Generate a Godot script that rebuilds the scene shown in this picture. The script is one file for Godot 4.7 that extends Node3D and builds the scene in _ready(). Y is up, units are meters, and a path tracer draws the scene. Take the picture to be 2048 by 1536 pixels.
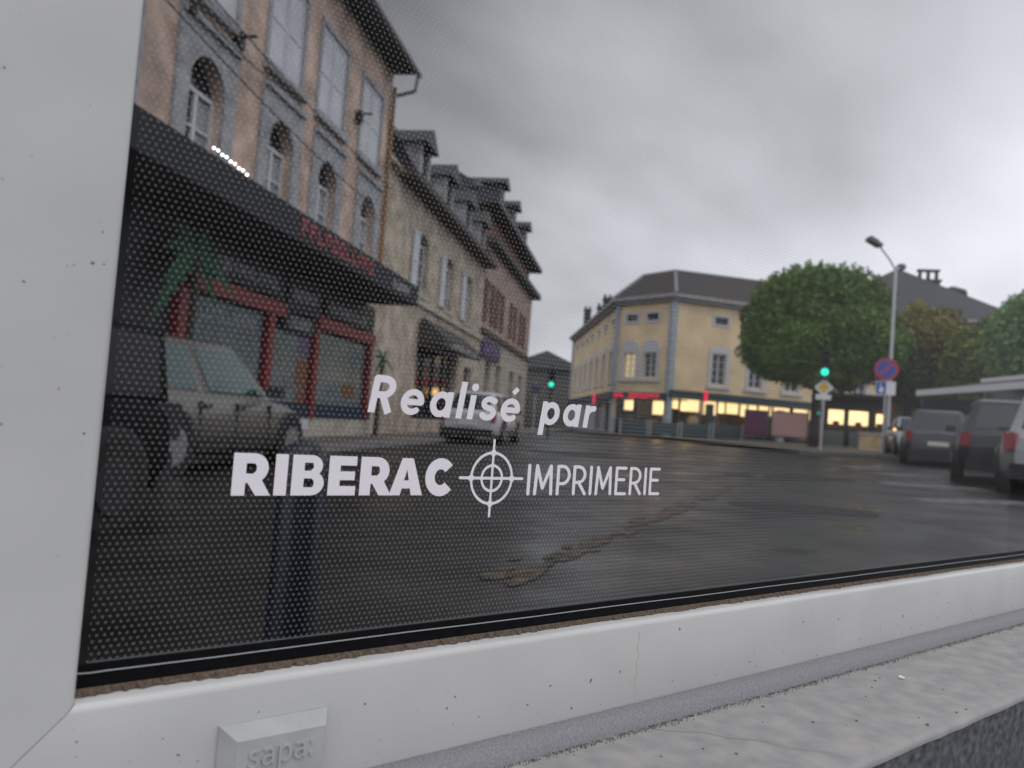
extends Node3D
# A shop window with a perforated film, seen close; its glass shows the street as a mirror image, which is built
# to full size on the far side of the pane.

const EYE := 0.72           # camera height above the road
const TILT := 0.024         # the street rises gently to the right
const ROW := 9.27           # bearing of the left row of houses, degrees
const PANE := 52.051        # bearing of the window pane, degrees
const GAP := 0.24           # camera to pane, metres

var M := {}
var T := {}
var rng := RandomNumberGenerator.new()

# ---------------------------------------------------------------- shapes
class Shape:
	var st := SurfaceTool.new()
	var tint := Color(1, 1, 1, 1)
	func _init() -> void:
		st.begin(Mesh.PRIMITIVE_TRIANGLES)
		st.set_smooth_group(-1)
	func soft(on: bool) -> void:
		st.set_smooth_group(0 if on else -1)
	func tri(a: Vector3, b: Vector3, c: Vector3) -> void:
		st.add_vertex(a); st.add_vertex(c); st.add_vertex(b)
	func quad(a: Vector3, b: Vector3, c: Vector3, d: Vector3) -> void:
		tri(a, b, c); tri(a, c, d)
	func quad_uv(a: Vector3, b: Vector3, c: Vector3, d: Vector3, ua: Vector2, ub: Vector2, uc: Vector2, ud: Vector2) -> void:
		for p in [[a, ua], [c, uc], [b, ub], [a, ua], [d, ud], [c, uc]]:
			st.set_uv(p[1]); st.add_vertex(p[0])
	func box(c: Vector3, s: Vector3, b := Basis()) -> void:
		var h := s * 0.5
		var p: Array[Vector3] = []
		for i in 8:
			p.append(c + b * Vector3(h.x if i & 1 else -h.x, h.y if i & 2 else -h.y, h.z if i & 4 else -h.z))
		quad(p[4], p[5], p[7], p[6]); quad(p[1], p[0], p[2], p[3])
		quad(p[0], p[4], p[6], p[2]); quad(p[5], p[1], p[3], p[7])
		quad(p[6], p[7], p[3], p[2]); quad(p[0], p[1], p[5], p[4])
	func span(x0: float, x1: float, y0: float, y1: float, z0: float, z1: float) -> void:
		box(Vector3((x0 + x1) / 2, (y0 + y1) / 2, (z0 + z1) / 2), Vector3(absf(x1 - x0), absf(y1 - y0), absf(z1 - z0)))
	func tube(a: Vector3, b: Vector3, r0: float, r1: float, n := 10, caps := true) -> void:
		var d := (b - a).normalized()
		var u := d.cross(Vector3.UP if absf(d.y) < 0.9 else Vector3.RIGHT).normalized()
		var v := d.cross(u)
		soft(true)
		for i in n:
			var q := TAU * i / n
			var w := TAU * (i + 1) / n
			var e := u * cos(q) + v * sin(q)
			var f := u * cos(w) + v * sin(w)
			quad(a + e * r0, a + f * r0, b + f * r1, b + e * r1)
		soft(false)
		if caps:
			for i in n:
				var q := TAU * i / n
				var w := TAU * (i + 1) / n
				var e := u * cos(q) + v * sin(q)
				var f := u * cos(w) + v * sin(w)
				tri(b, b + e * r1, b + f * r1)
				tri(a, a + f * r0, a + e * r0)
	func path(pts: Array, r: float, n := 6) -> void:
		for i in pts.size() - 1:
			tube(pts[i], pts[i + 1], r, r, n, false)
	func lathe(c: Vector3, prof: Array, n := 14) -> void:   # prof: Vector2(radius, height), upwards
		soft(true)
		for k in prof.size() - 1:
			for i in n:
				var q := TAU * i / n
				var w := TAU * (i + 1) / n
				var e := Vector3(cos(q), 0, -sin(q))
				var f := Vector3(cos(w), 0, -sin(w))
				var lo := Vector3(0, prof[k].y, 0)
				var hi := Vector3(0, prof[k + 1].y, 0)
				quad(c + lo + e * prof[k].x, c + lo + f * prof[k].x, c + hi + f * prof[k + 1].x, c + hi + e * prof[k + 1].x)
		soft(false)
	func plate(poly: Array, z0: float, z1: float, fr := Transform3D()) -> void:   # convex outline, counter-clockwise, extruded z0..z1
		var n := poly.size()
		for i in range(1, n - 1):
			tri(fr * Vector3(poly[0].x, poly[0].y, z1), fr * Vector3(poly[i].x, poly[i].y, z1), fr * Vector3(poly[i + 1].x, poly[i + 1].y, z1))
			tri(fr * Vector3(poly[0].x, poly[0].y, z0), fr * Vector3(poly[i + 1].x, poly[i + 1].y, z0), fr * Vector3(poly[i].x, poly[i].y, z0))
		for i in n:
			var a: Vector2 = poly[i]
			var b: Vector2 = poly[(i + 1) % n]
			quad(fr * Vector3(a.x, a.y, z0), fr * Vector3(b.x, b.y, z0), fr * Vector3(b.x, b.y, z1), fr * Vector3(a.x, a.y, z1))
	func disc(c: Vector3, nrm: Vector3, r: float, thick: float, n := 20) -> void:
		tube(c - nrm * thick / 2, c + nrm * thick / 2, r, r, n, true)
	# a wall in the plane z = 0 with openings [x0, y0, x1, y1, rise of the arch]; reveals go back by deep
	func wall(x0: float, x1: float, y0: float, y1: float, ops: Array, deep: float, z := 0.0) -> void:
		var xs := [x0, x1]
		var ys := [y0, y1]
		for o in ops:
			for k in [0, 2]:
				if not xs.has(o[k]): xs.append(o[k])
			for k in [1, 3]:
				if not ys.has(o[k]): ys.append(o[k])
		xs.sort(); ys.sort()
		for i in xs.size() - 1:
			for j in ys.size() - 1:
				var mx: float = (xs[i] + xs[i + 1]) / 2
				var my: float = (ys[j] + ys[j + 1]) / 2
				var open := false
				for o in ops:
					if mx > o[0] and mx < o[2] and my > o[1] and my < o[3]:
						open = true
				if not open:
					quad(Vector3(xs[i], ys[j], z), Vector3(xs[i + 1], ys[j], z), Vector3(xs[i + 1], ys[j + 1], z), Vector3(xs[i], ys[j + 1], z))
		for o in ops:
			var a: Array = arch(o)
			for k in a.size() - 1:
				var p: Vector2 = a[k]
				var q: Vector2 = a[k + 1]
				quad(Vector3(p.x, p.y, z), Vector3(p.x, p.y, z - deep), Vector3(q.x, q.y, z - deep), Vector3(q.x, q.y, z))
				if o[4] > 0.0:
					quad(Vector3(q.x, q.y, z), Vector3(q.x, o[3], z), Vector3(p.x, o[3], z), Vector3(p.x, p.y, z))
			var yb: float = o[1]
			quad(Vector3(o[0], yb, z), Vector3(o[2], yb, z), Vector3(o[2], yb, z - deep), Vector3(o[0], yb, z - deep))
			quad(Vector3(o[0], yb, z), Vector3(o[0], yb, z - deep), Vector3(a[0].x, a[0].y, z - deep), Vector3(a[0].x, a[0].y, z))
			var e: Vector2 = a[-1]
			quad(Vector3(o[2], yb, z - deep), Vector3(o[2], yb, z), Vector3(e.x, e.y, z), Vector3(e.x, e.y, z - deep))
	static func arch(o: Array) -> Array:   # from the left springing over the top to the right one
		var r: float = o[4]
		if r <= 0.0:
			return [Vector2(o[0], o[3]), Vector2(o[2], o[3])]
		var out := []
		for k in 11:
			var q := PI - PI * k / 10.0
			out.append(Vector2((o[0] + o[2]) / 2 + cos(q) * (o[2] - o[0]) / 2, o[3] - r + sin(q) * r))
		return out
	func done() -> ArrayMesh:
		st.generate_normals()
		return st.commit()

# ---------------------------------------------------------------- nodes
func numbered(parent: Node, called: String) -> String:
	if not parent.has_node(called):
		return called
	var k := 1
	while parent.has_node("%s_%03d" % [called, k]):
		k += 1
	return "%s_%03d" % [called, k]

func thing(called: String, label: String, category: String, at: Vector3, turn := 0.0, group := "") -> Node3D:
	var o := Node3D.new()
	o.name = numbered(self, called)
	add_child(o, true)
	o.position = at
	o.rotation.y = turn
	tag(o, label, category, group)
	return o

func tag(o: Node, label: String, category: String, group := "") -> void:
	o.set_meta("label", label)
	o.set_meta("category", category)
	if group != "":
		o.set_meta("group", group)

func part(called: String, s: Shape, m: Material, parent: Node, label := "") -> MeshInstance3D:
	return part_mesh(called, s.done(), m, parent, label)

func part_mesh(called: String, mesh: Mesh, m: Material, parent: Node, label := "") -> MeshInstance3D:
	var o := MeshInstance3D.new()
	o.name = numbered(parent, called)
	o.mesh = mesh
	o.material_override = m
	parent.add_child(o, true)
	if label != "":
		o.set_meta("label", label)
	return o

func structure(called: String, s: Shape, m: Material) -> MeshInstance3D:
	var o := part(called, s, m, self)
	o.set_meta("kind", "structure")
	return o

func copy(src: Node3D, label: String, at: Vector3, turn: float) -> Node3D:
	var base := String(src.name)
	var cut := RegEx.create_from_string("_[0-9]{3}$")
	base = cut.sub(base, "")
	var o: Node3D = src.duplicate()
	o.name = numbered(self, base)
	add_child(o, true)
	o.position = at
	o.rotation.y = turn
	o.set_meta("label", label)
	return o

# ---------------------------------------------------------------- materials
func grain(key: String, freq: float, lo: float, hi: float, octaves := 4, size := 256, kind := FastNoiseLite.TYPE_SIMPLEX_SMOOTH, tint_lo := Color.WHITE, tint_hi := Color.WHITE) -> Texture2D:
	if T.has(key):
		return T[key]
	var n := FastNoiseLite.new()
	n.seed = key.hash() % 1000
	n.noise_type = kind
	n.frequency = freq
	n.fractal_octaves = octaves
	var t := NoiseTexture2D.new()
	t.width = size; t.height = size
	t.seamless = true
	t.noise = n
	var g := Gradient.new()
	g.set_color(0, Color(lo, lo, lo) * tint_lo)
	g.set_color(1, Color(hi, hi, hi) * tint_hi)
	t.color_ramp = g
	T[key] = t
	return t

func mat(key: String, lin: Color, rough: float, tex: Texture2D = null, scale := 1.0, bump: Texture2D = null, bump_cm := 0.0, metal := 0.0, spec := 0.5) -> StandardMaterial3D:
	if M.has(key):
		return M[key]
	var m := StandardMaterial3D.new()
	m.resource_name = key
	var c := lin.linear_to_srgb()
	m.albedo_color = Color(c.r, c.g, c.b, 1)
	m.roughness = rough
	m.metallic = metal
	m.metallic_specular = spec
	if tex:
		m.albedo_texture = tex
	if bump:
		m.heightmap_enabled = true
		m.heightmap_texture = bump
		m.heightmap_scale = bump_cm
	if tex or bump:
		m.uv1_triplanar = true
		m.uv1_world_triplanar = true
		m.uv1_scale = Vector3.ONE * scale
	M[key] = m
	return m

func glow(key: String, lin: Color, energy: float) -> StandardMaterial3D:
	if M.has(key):
		return M[key]
	var m := mat(key, lin * 0.4, 0.5)
	m.emission_enabled = true
	m.emission = lin.linear_to_srgb()
	m.emission_energy_multiplier = energy
	return m

# ---------------------------------------------------------------- places
func gy(x: float) -> float:
	return TILT * clampf(x, -30.0, 45.0)

func row(u: float, side: float, y := 0.0) -> Vector3:    # along the left row, side = metres out from its front towards the street
	var a := deg_to_rad(ROW)
	var t := Vector3(sin(a), 0, -cos(a))
	var n := Vector3(cos(a), 0, sin(a))
	return t * u + n * (side - 7.0) + Vector3(0, y, 0)

func pane_node(called: String, label: String, category: String, group := "") -> Node3D:   # axes: along the pane, up, towards the viewer
	var a := deg_to_rad(PANE)
	var n := Vector3(cos(a), 0, sin(a))
	return thing(called, label, category, Vector3(0, EYE, 0) - n * GAP, deg_to_rad(90.0 - PANE), group)

func face(called: String, label: String, category: String, a: Vector2, b: Vector2, group := "") -> Node3D:  # axes: a to b, up, out
	var d := (b - a).normalized()
	return thing(called, label, category, Vector3(a.x, 0, a.y), atan2(-d.y, d.x), group)

func _ready() -> void:
	rng.seed = 11
	# ------------------------------------------------------------ camera
	var cam := Camera3D.new()
	cam.name = "camera"
	add_child(cam)
	cam.position = Vector3(0, EYE, 0)
	cam.rotation_order = EULER_ORDER_YXZ
	cam.rotation = Vector3(deg_to_rad(2.6), 0, deg_to_rad(4.3))
	cam.fov = 53.0
	var lens := CameraAttributesPhysical.new()
	lens.frustum_focal_length = 24.0625
	lens.frustum_near = 0.02
	lens.frustum_far = 3000.0
	lens.frustum_focus_distance = 0.34
	lens.exposure_aperture = 14.5
	cam.attributes = lens
	cam.near = 0.02
	cam.far = 3000.0
	cam.current = true
	# ------------------------------------------------------------ sky and light
	var we := WorldEnvironment.new()
	we.name = "world"
	var env := Environment.new()
	env.background_mode = Environment.BG_SKY
	env.tonemap_mode = Environment.TONE_MAPPER_LINEAR
	env.tonemap_exposure = 1.0
	env.sdfgi_enabled = true
	env.ssao_enabled = true
	env.ssil_enabled = true
	env.sky = Sky.new()
	env.sky.sky_material = overcast()
	we.environment = env
	add_child(we)
	var sun := DirectionalLight3D.new()
	sun.name = "sun"
	sun.light_energy = 0.2
	sun.light_angular_distance = 30.0
	sun.light_color = Color(1.0, 0.97, 0.93)
	sun.shadow_enabled = true
	sun.rotation_degrees = Vector3(-62, 25, 0)
	add_child(sun)

	materials()
	ground()
	near_window()
	left_row()
	yellow_building()
	far_things()
	street_furniture()
	cars()
	trees()

func overcast() -> PanoramaSkyMaterial:
	var w := 1024
	var h := 512
	var im := Image.create(w, h, false, Image.FORMAT_RGBF)
	var n := FastNoiseLite.new()
	n.seed = 5
	n.frequency = 0.85
	n.fractal_octaves = 5
	n.fractal_gain = 0.5
	for j in h:
		var el := PI / 2 - PI * (j + 0.5) / h
		for i in w:
			var az := TAU * (i + 0.5) / w
			var d := Vector3(sin(az) * cos(el), sin(el), -cos(az) * cos(el))
			var c := Color(0.45, 0.45, 0.46)
			if d.y >= 0.0:
				# a layer of cloud, looked up where the line of sight meets it
				var p := d / (d.y + 0.28)
				var v := n.get_noise_3d(p.x * 1.3 + 0.6 * p.z, p.z * 1.1, 0.0)
				var bank := d.angle_to(Vector3(-0.34, 0.56, -0.75))
				var l := 1.10 - 0.82 * exp(-bank * bank / 0.66) + 0.36 * v
				l += 0.22 * exp(-d.y * 6.0)
				l = clampf(l, 0.15, 1.2)
				c = Color(l * 0.95, l * 0.97, l * 1.05)
			im.set_pixel(i, j, c)
	var m := PanoramaSkyMaterial.new()
	m.panorama = ImageTexture.create_from_image(im)
	m.energy_multiplier = 1.0
	return m

func materials() -> void:
	var mottle := grain("mottle", 0.012, 0.72, 1.0, 5)
	var fine := grain("fine", 0.09, 0.0, 1.0, 4)
	var speck := grain("speck", 0.22, 0.35, 1.0, 2)
	var streak := grain("streak", 0.02, 0.6, 1.0, 5)
	# near things
	mat("lacquer", Color(0.55, 0.55, 0.535), 0.36, grain("lacquer", 0.011, 0.90, 1.0, 6), 4.0)
	mat("cap", Color(0.42, 0.43, 0.425), 0.36, grain("captone", 0.03, 0.88, 1.0, 5), 14.0)
	mat("rubber", Color(0.006, 0.006, 0.007), 0.5, grain("rubber", 0.05, 0.4, 1.0, 4), 22.0, null, 0.0, 0.0, 0.25)
	mat("lip", Color(0.30, 0.32, 0.33), 0.4)
	mat("brown_dirt", Color(0.22, 0.16, 0.11), 0.95, grain("dirtgrain", 0.12, 0.35, 1.0, 4), 25.0, fine, 0.03)
	mat("dark_speck", Color(0.17, 0.16, 0.15), 0.9)
	mat("pale_fleck", Color(0.75, 0.76, 0.76), 0.7)
	mat("bead", Color(0.33, 0.325, 0.345), 0.9, grain("beadgrain", 0.4, 0.6, 1.0, 3), 9.0, grain("beadbump", 0.45, 0.0, 1.0, 2), 0.02)
	mat("sill", Color(0.36, 0.35, 0.345), 0.8, grain("stonegrain", 0.02, 0.86, 1.0, 7, 512, FastNoiseLite.TYPE_SIMPLEX_SMOOTH, Color(0.95, 0.98, 1.0), Color(1.0, 0.985, 0.96)), 5.5, grain("stonebump", 0.3, 0.0, 1.0, 4), 0.012)
	mat("granite", Color(0.24, 0.25, 0.27), 0.9, grain("granite", 0.28, 0.2, 1.0, 3), 2.6, speck, 0.1)
	mat("print", Color(0.80, 0.76, 0.80), 0.55)
	mat("shop_wall", Color(0.42, 0.41, 0.39), 0.9, mottle, 1.5, fine, 0.1)
	# the glass and the film
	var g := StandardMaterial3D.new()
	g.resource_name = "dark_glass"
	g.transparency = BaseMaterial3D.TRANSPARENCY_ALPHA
	g.albedo_color = Color(0.02, 0.02, 0.022, 0.22)  # tint stands in for weak reflection; the mirrored street lies behind
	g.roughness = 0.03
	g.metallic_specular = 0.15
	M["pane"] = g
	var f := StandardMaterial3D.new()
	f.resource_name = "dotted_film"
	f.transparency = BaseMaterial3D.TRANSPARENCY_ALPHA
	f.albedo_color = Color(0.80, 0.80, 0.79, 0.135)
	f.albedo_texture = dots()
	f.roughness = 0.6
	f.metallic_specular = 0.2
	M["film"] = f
	# street
	mat("asphalt", Color(0.021, 0.0195, 0.019), 0.42, grain("asphalt", 0.02, 0.45, 1.0, 6, 512), 0.16, grain("wet", 0.06, 0.0, 1.0, 4), 0.6, 0.0, 0.38)
	M["asphalt"].roughness_texture = grain("wetpatch", 0.008, 0.35, 1.0, 4, 512)
	M["asphalt"].roughness = 0.62
	mat("paving", Color(0.16, 0.15, 0.145), 0.6, mottle, 0.6, fine, 0.3)
	mat("kerb", Color(0.26, 0.25, 0.24), 0.7, mottle, 1.0)
	mat("white_line", Color(0.26, 0.26, 0.26), 0.6, grain("linewear", 0.03, 0.3, 1.0, 5), 0.7)
	mat("yellow_line", Color(0.15, 0.10, 0.052), 0.6, grain("linewear2", 0.03, 0.1, 1.0, 5), 0.9)
	mat("cream", Color(0.76, 0.565, 0.455), 0.9, streak, 0.22, fine, 0.5)
	mat("cream2", Color(0.68, 0.57, 0.455), 0.9, streak, 0.25, fine, 0.5)
	mat("pink", Color(0.60, 0.45, 0.39), 0.9, streak, 0.3, fine, 0.5)
	mat("stone", Color(0.42, 0.43, 0.45), 0.85, mottle, 0.7)
	mat("pale_stone", Color(0.56, 0.51, 0.43), 0.85, mottle, 0.5)
	mat("shutter", Color(0.62, 0.64, 0.68), 0.7, grain("shuttertone", 0.01, 0.88, 1.0, 4), 0.5)
	mat("red_shutter", Color(0.17, 0.07, 0.06), 0.7, mottle, 0.8)
	mat("brick", Color(0.30, 0.165, 0.115), 0.9, mottle, 0.7)
	mat("slate", Color(0.050, 0.055, 0.068), 0.55, grain("slate", 0.07, 0.45, 1.0, 4), 0.5, fine, 2.0)
	mat("slate_pale", Color(0.075, 0.085, 0.10), 0.6, grain("slate2", 0.07, 0.55, 1.0, 4), 0.4, fine, 2.0)
	mat("brown_tile", Color(0.058, 0.042, 0.040), 0.7, grain("browntile", 0.06, 0.5, 1.0, 4), 0.4, fine, 3.0)
	mat("zinc", Color(0.20, 0.21, 0.22), 0.5)
	mat("soffit", Color(0.06, 0.055, 0.05), 0.8)
	mat("window_glass", Color(0.012, 0.014, 0.018), 0.08, null, 1.0, null, 0.0, 0.0, 0.5)
	mat("window_white", Color(0.52, 0.54, 0.56), 0.5)
	mat("curtain", Color(0.30, 0.31, 0.32), 0.9)
	mat("window_blue", Color(0.52, 0.53, 0.55), 0.6)
	mat("canopy", Color(0.012, 0.015, 0.021), 0.8, mottle, 0.7)
	mat("shop_dark", Color(0.014, 0.016, 0.02), 0.6)
	mat("shop_red", Color(0.19, 0.014, 0.02), 0.45)
	mat("fascia_red", Color(0.20, 0.018, 0.024), 0.5)
	mat("shop_base", Color(0.012, 0.022, 0.05), 0.5)
	mat("display", Color(0.15, 0.20, 0.215), 0.25, mottle, 0.9)
	mat("faded_white", Color(0.26, 0.27, 0.28), 0.6)
	mat("poster_orange", Color(0.38, 0.15, 0.04), 0.6, grain("printa", 0.03, 0.3, 1.0, 3), 2.0)
	mat("poster_violet", Color(0.22, 0.16, 0.33), 0.6, grain("printb", 0.03, 0.4, 1.0, 3), 2.0)
	mat("palm", Color(0.007, 0.085, 0.036), 0.6)
	mat("wire", Color(0.02, 0.02, 0.02), 0.6)
	mat("copper_pipe", Color(0.24, 0.12, 0.04), 0.5)
	mat("sign_violet", Color(0.045, 0.035, 0.10), 0.5)
	mat("awning", Color(0.06, 0.055, 0.05), 0.85, mottle, 0.8)
	mat("yellow", Color(0.90, 0.71, 0.45), 0.9, grain("yellowtone", 0.015, 0.82, 1.0, 5), 0.12, fine, 0.6)
	mat("teal_fascia", Color(0.022, 0.05, 0.062), 0.5)
	mat("pilaster", Color(0.46, 0.52, 0.58), 0.8, mottle, 0.8)
	mat("cornice", Color(0.42, 0.41, 0.42), 0.8, mottle, 0.6)
	mat("interior", Color(0.28, 0.15, 0.07), 0.8, grain("interior", 0.03, 0.3, 1.0, 3), 0.5)
	mat("terrace_glass", Color(0.05, 0.075, 0.08), 0.2)
	mat("galvanised", Color(0.50, 0.51, 0.53), 0.45, null, 1.0, null, 0.0, 0.4)
	mat("lamp_shell", Color(0.10, 0.105, 0.11), 0.5)
	mat("black", Color(0.012, 0.012, 0.013), 0.5)
	mat("sign_blue", Color(0.02, 0.07, 0.35), 0.4)
	mat("sign_red", Color(0.48, 0.02, 0.05), 0.4)
	mat("sign_white", Color(0.72, 0.73, 0.75), 0.4)
	mat("sign_yellow", Color(0.70, 0.40, 0.06), 0.4)
	mat("bollard_blue", Color(0.007, 0.012, 0.025), 0.4)
	mat("bollard_grey", Color(0.028, 0.029, 0.034), 0.5)
	mat("beige_wall", Color(0.60, 0.45, 0.26), 0.9, mottle, 0.6)
	mat("shelter_white", Color(0.85, 0.86, 0.88), 0.4)
	mat("poster_purple", Color(0.45, 0.09, 0.30), 0.5, grain("printc", 0.05, 0.2, 1.0, 2), 1.2)
	mat("poster_pink", Color(0.92, 0.56, 0.52), 0.5, grain("printd", 0.05, 0.75, 1.0, 2), 1.2)
	mat("bark", Color(0.07, 0.055, 0.045), 0.9, streak, 3.0)
	# cars
	for c in [["silver", Color(0.105, 0.096, 0.088)], ["white_paint", Color(0.50, 0.50, 0.51)], ["grey_paint", Color(0.05, 0.057, 0.068)], ["dark_paint", Color(0.012, 0.015, 0.02)], ["pale_paint", Color(0.30, 0.31, 0.32)], ["black_paint", Color(0.006, 0.006, 0.007)]]:
		var m := mat(c[0], c[1], 0.38, null, 1.0, null, 0.0, 0.15)
		m.clearcoat_enabled = true
		m.clearcoat = 0.3
		m.clearcoat_roughness = 0.08
	M.black_paint.clearcoat_enabled = false
	M.black_paint.roughness = 0.75
	M.black_paint.metallic = 0.0
	M.black_paint.metallic_specular = 0.2
	mat("car_glass", Color(0.02, 0.03, 0.032), 0.06)
	mat("teal_glass", Color(0.015, 0.055, 0.05), 0.1)
	mat("tyre", Color(0.012, 0.012, 0.012), 0.85)
	mat("rim", Color(0.28, 0.29, 0.30), 0.4, null, 1.0, null, 0.0, 0.5)
	mat("trim", Color(0.02, 0.02, 0.022), 0.7)
	mat("tail_red", Color(0.28, 0.01, 0.016), 0.25)
	mat("head_clear", Color(0.5, 0.52, 0.54), 0.15)
	mat("plate", Color(0.55, 0.55, 0.50), 0.5)
	glow("lit_warm", Color(1.0, 0.73, 0.36), 1.9)
	glow("lit_window", Color(1.0, 0.80, 0.42), 0.5)
	glow("lamp_green", Color(0.02, 1.0, 0.62), 1.5)
	glow("lamp_green_dim", Color(0.02, 0.6, 0.36), 0.5)
	glow("sign_glow_red", Color(1.0, 0.03, 0.08), 0.85)
	glow("strip_white", Color(1.0, 1.0, 1.0), 2.2)

func dots() -> ImageTexture:   # staggered dots, pale colour stands in for lit interior behind holes, one repeat of the pattern
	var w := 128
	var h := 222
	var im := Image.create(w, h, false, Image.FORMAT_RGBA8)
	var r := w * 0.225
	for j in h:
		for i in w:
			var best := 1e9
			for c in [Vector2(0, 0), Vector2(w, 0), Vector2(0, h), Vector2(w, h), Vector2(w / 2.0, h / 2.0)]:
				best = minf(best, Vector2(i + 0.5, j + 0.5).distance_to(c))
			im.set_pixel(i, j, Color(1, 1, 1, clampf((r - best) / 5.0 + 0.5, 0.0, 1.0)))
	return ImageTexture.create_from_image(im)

# ---------------------------------------------------------------- ground
func strip(s: Shape, poly: Array, lift: float) -> void:   # a convex outline on the sloping ground, (x, z) seen from above
	var p := []
	for v in poly:
		p.append(Vector3(v.x, gy(v.x) + lift, v.y))
	for i in range(1, p.size() - 1):
		var n: Vector3 = (p[i] - p[0]).cross(p[i + 1] - p[0])
		if n.y > 0.0:
			s.tri(p[0], p[i], p[i + 1])
		else:
			s.tri(p[0], p[i + 1], p[i])

func slab(s: Shape, poly: Array, h: float) -> void:   # a raised pavement with vertical kerb faces
	strip(s, poly, h)
	for i in poly.size():
		var a: Vector2 = poly[i]
		var b: Vector2 = poly[(i + 1) % poly.size()]
		s.quad(Vector3(a.x, gy(a.x) - 0.3, a.y), Vector3(b.x, gy(b.x) - 0.3, b.y), Vector3(b.x, gy(b.x) + h, b.y), Vector3(a.x, gy(a.x) + h, a.y))

func v2(p: Vector3) -> Vector2:
	return Vector2(p.x, p.z)

func ground() -> void:
	var s := Shape.new()
	var xs := [-900.0, -30.0, 0.0, 45.0, 900.0]
	for i in 4:
		strip(s, [Vector2(xs[i], 300), Vector2(xs[i + 1], 300), Vector2(xs[i + 1], -1200), Vector2(xs[i], -1200)], 0.0)
	structure("road_ground", s, M.asphalt)
	# pavement along the left row
	s = Shape.new()
	slab(s, [v2(row(-4, -0.5)), v2(row(-4, 1.75)), v2(row(110, 1.75)), v2(row(110, -0.5))], 0.12)
	structure("pavement", s, M.paving)
	s = Shape.new()
	for k in 60:
		var a := -4.0 + k * 1.2
		slab(s, [v2(row(a, 1.755)), v2(row(a, 1.9)), v2(row(a + 1.185, 1.9)), v2(row(a + 1.185, 1.755))], 0.13)
	structure("kerb", s, M.kerb)
	# raised pavement and square in front of the yellow building
	s = Shape.new()
	slab(s, [Vector2(5.2, -78), Vector2(5.6, -53.0), Vector2(8.2, -46.2), Vector2(9.5, -41.0), Vector2(10.2, -27.0), Vector2(13.6, -26.6), Vector2(60, -24), Vector2(60, -90)], 0.14)
	structure("pavement", s, M.paving)
	# painted lines
	s = Shape.new()
	var la := Vector2(0.03, -3.5)
	var ld := (Vector2(5.67, -16.0) - la).normalized()
	var ln := ld.orthogonal()
	for k in 230:   # worn remnants of one long painted line
		var f := rng.randf() * 13.4
		if fmod(f * 0.41 + 0.2, 1.0) < 0.16:
			continue
		var c := la + ld * f + ln * rng.randfn(0.0, 0.05)
		var w := rng.randf_range(0.015, 0.06)
		var l := rng.randf_range(0.05, 0.28)
		strip(s, [c - ld * l - ln * w * 0.5, c - ld * l * 0.2 - ln * w, c + ld * l - ln * w * 0.3, c + ld * l * 0.7 + ln * w, c - ld * l * 0.8 + ln * w * 0.7], 0.004 + 0.00001 * k)
	var o := structure("yellow_road_marking", s, M.yellow_line)
	s = Shape.new()
	for q in [[6.0, -12.35, 7.4, -11.9, 1.0], [4.9, -9.2, 6.6, -9.6, 0.55], [7.4, -15.2, 8.6, -15.6, 1.0], [7.9, -18.2, 9.2, -18.6, 1.0], [4.0, -29.2, 6.5, -29.9, 1.2], [7.1, -28.0, 9.1, -29.3, 1.4], [0.7, -22.4, 1.9, -19.8, 0.8], [3.4, -36.0, 6.6, -36.8, 1.5], [2.2, -25.5, 4.4, -26.2, 0.9]]:
		var a := Vector2(q[0], q[1])
		var b := Vector2(q[2], q[3])
		var n := (b - a).orthogonal().normalized() * float(q[4]) * 0.5
		strip(s, [a - n, b - n, b + n, a + n], 0.004)
	o = structure("white_road_marking", s, M.white_line)
	s = Shape.new()
	for q in [[2.9, -7.4, 1.5, 0.9, 0.3], [4.6, -12.6, 2.6, 1.4, -0.2], [-0.9, -12.8, 1.2, 2.2, 0.1], [1.6, -17.5, 2.4, 2.0, 0.4]]:
		var poly2 := []
		for k in 9:
			var e := Vector2(cos(TAU * k / 9.0) * float(q[2]), sin(TAU * k / 9.0) * float(q[3])).rotated(q[4]) * 0.5
			poly2.append(Vector2(q[0], q[1]) + e * rng.randf_range(0.8, 1.15))
		strip(s, poly2, 0.003)
	structure("road_patch", s, mat("patch_asphalt", Color(0.013, 0.0125, 0.0125), 0.75, T["asphalt"], 0.3))
	# the pavement on this side, in front of the sill
	var a := deg_to_rad(PANE)
	var t := Vector3(sin(a), 0, -cos(a))
	var nn := Vector3(cos(a), 0, sin(a))
	var c := -nn * GAP
	s = Shape.new()
	var poly := [v2(c - t * 3.0 + nn * 0.02), v2(c + t * 5.0 + nn * 0.02), v2(c + t * 5.0 + nn * 2.6), v2(c - t * 3.0 + nn * 2.6)]
	slab(s, poly, 0.12)
	structure("near_pavement", s, M.granite)

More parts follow.
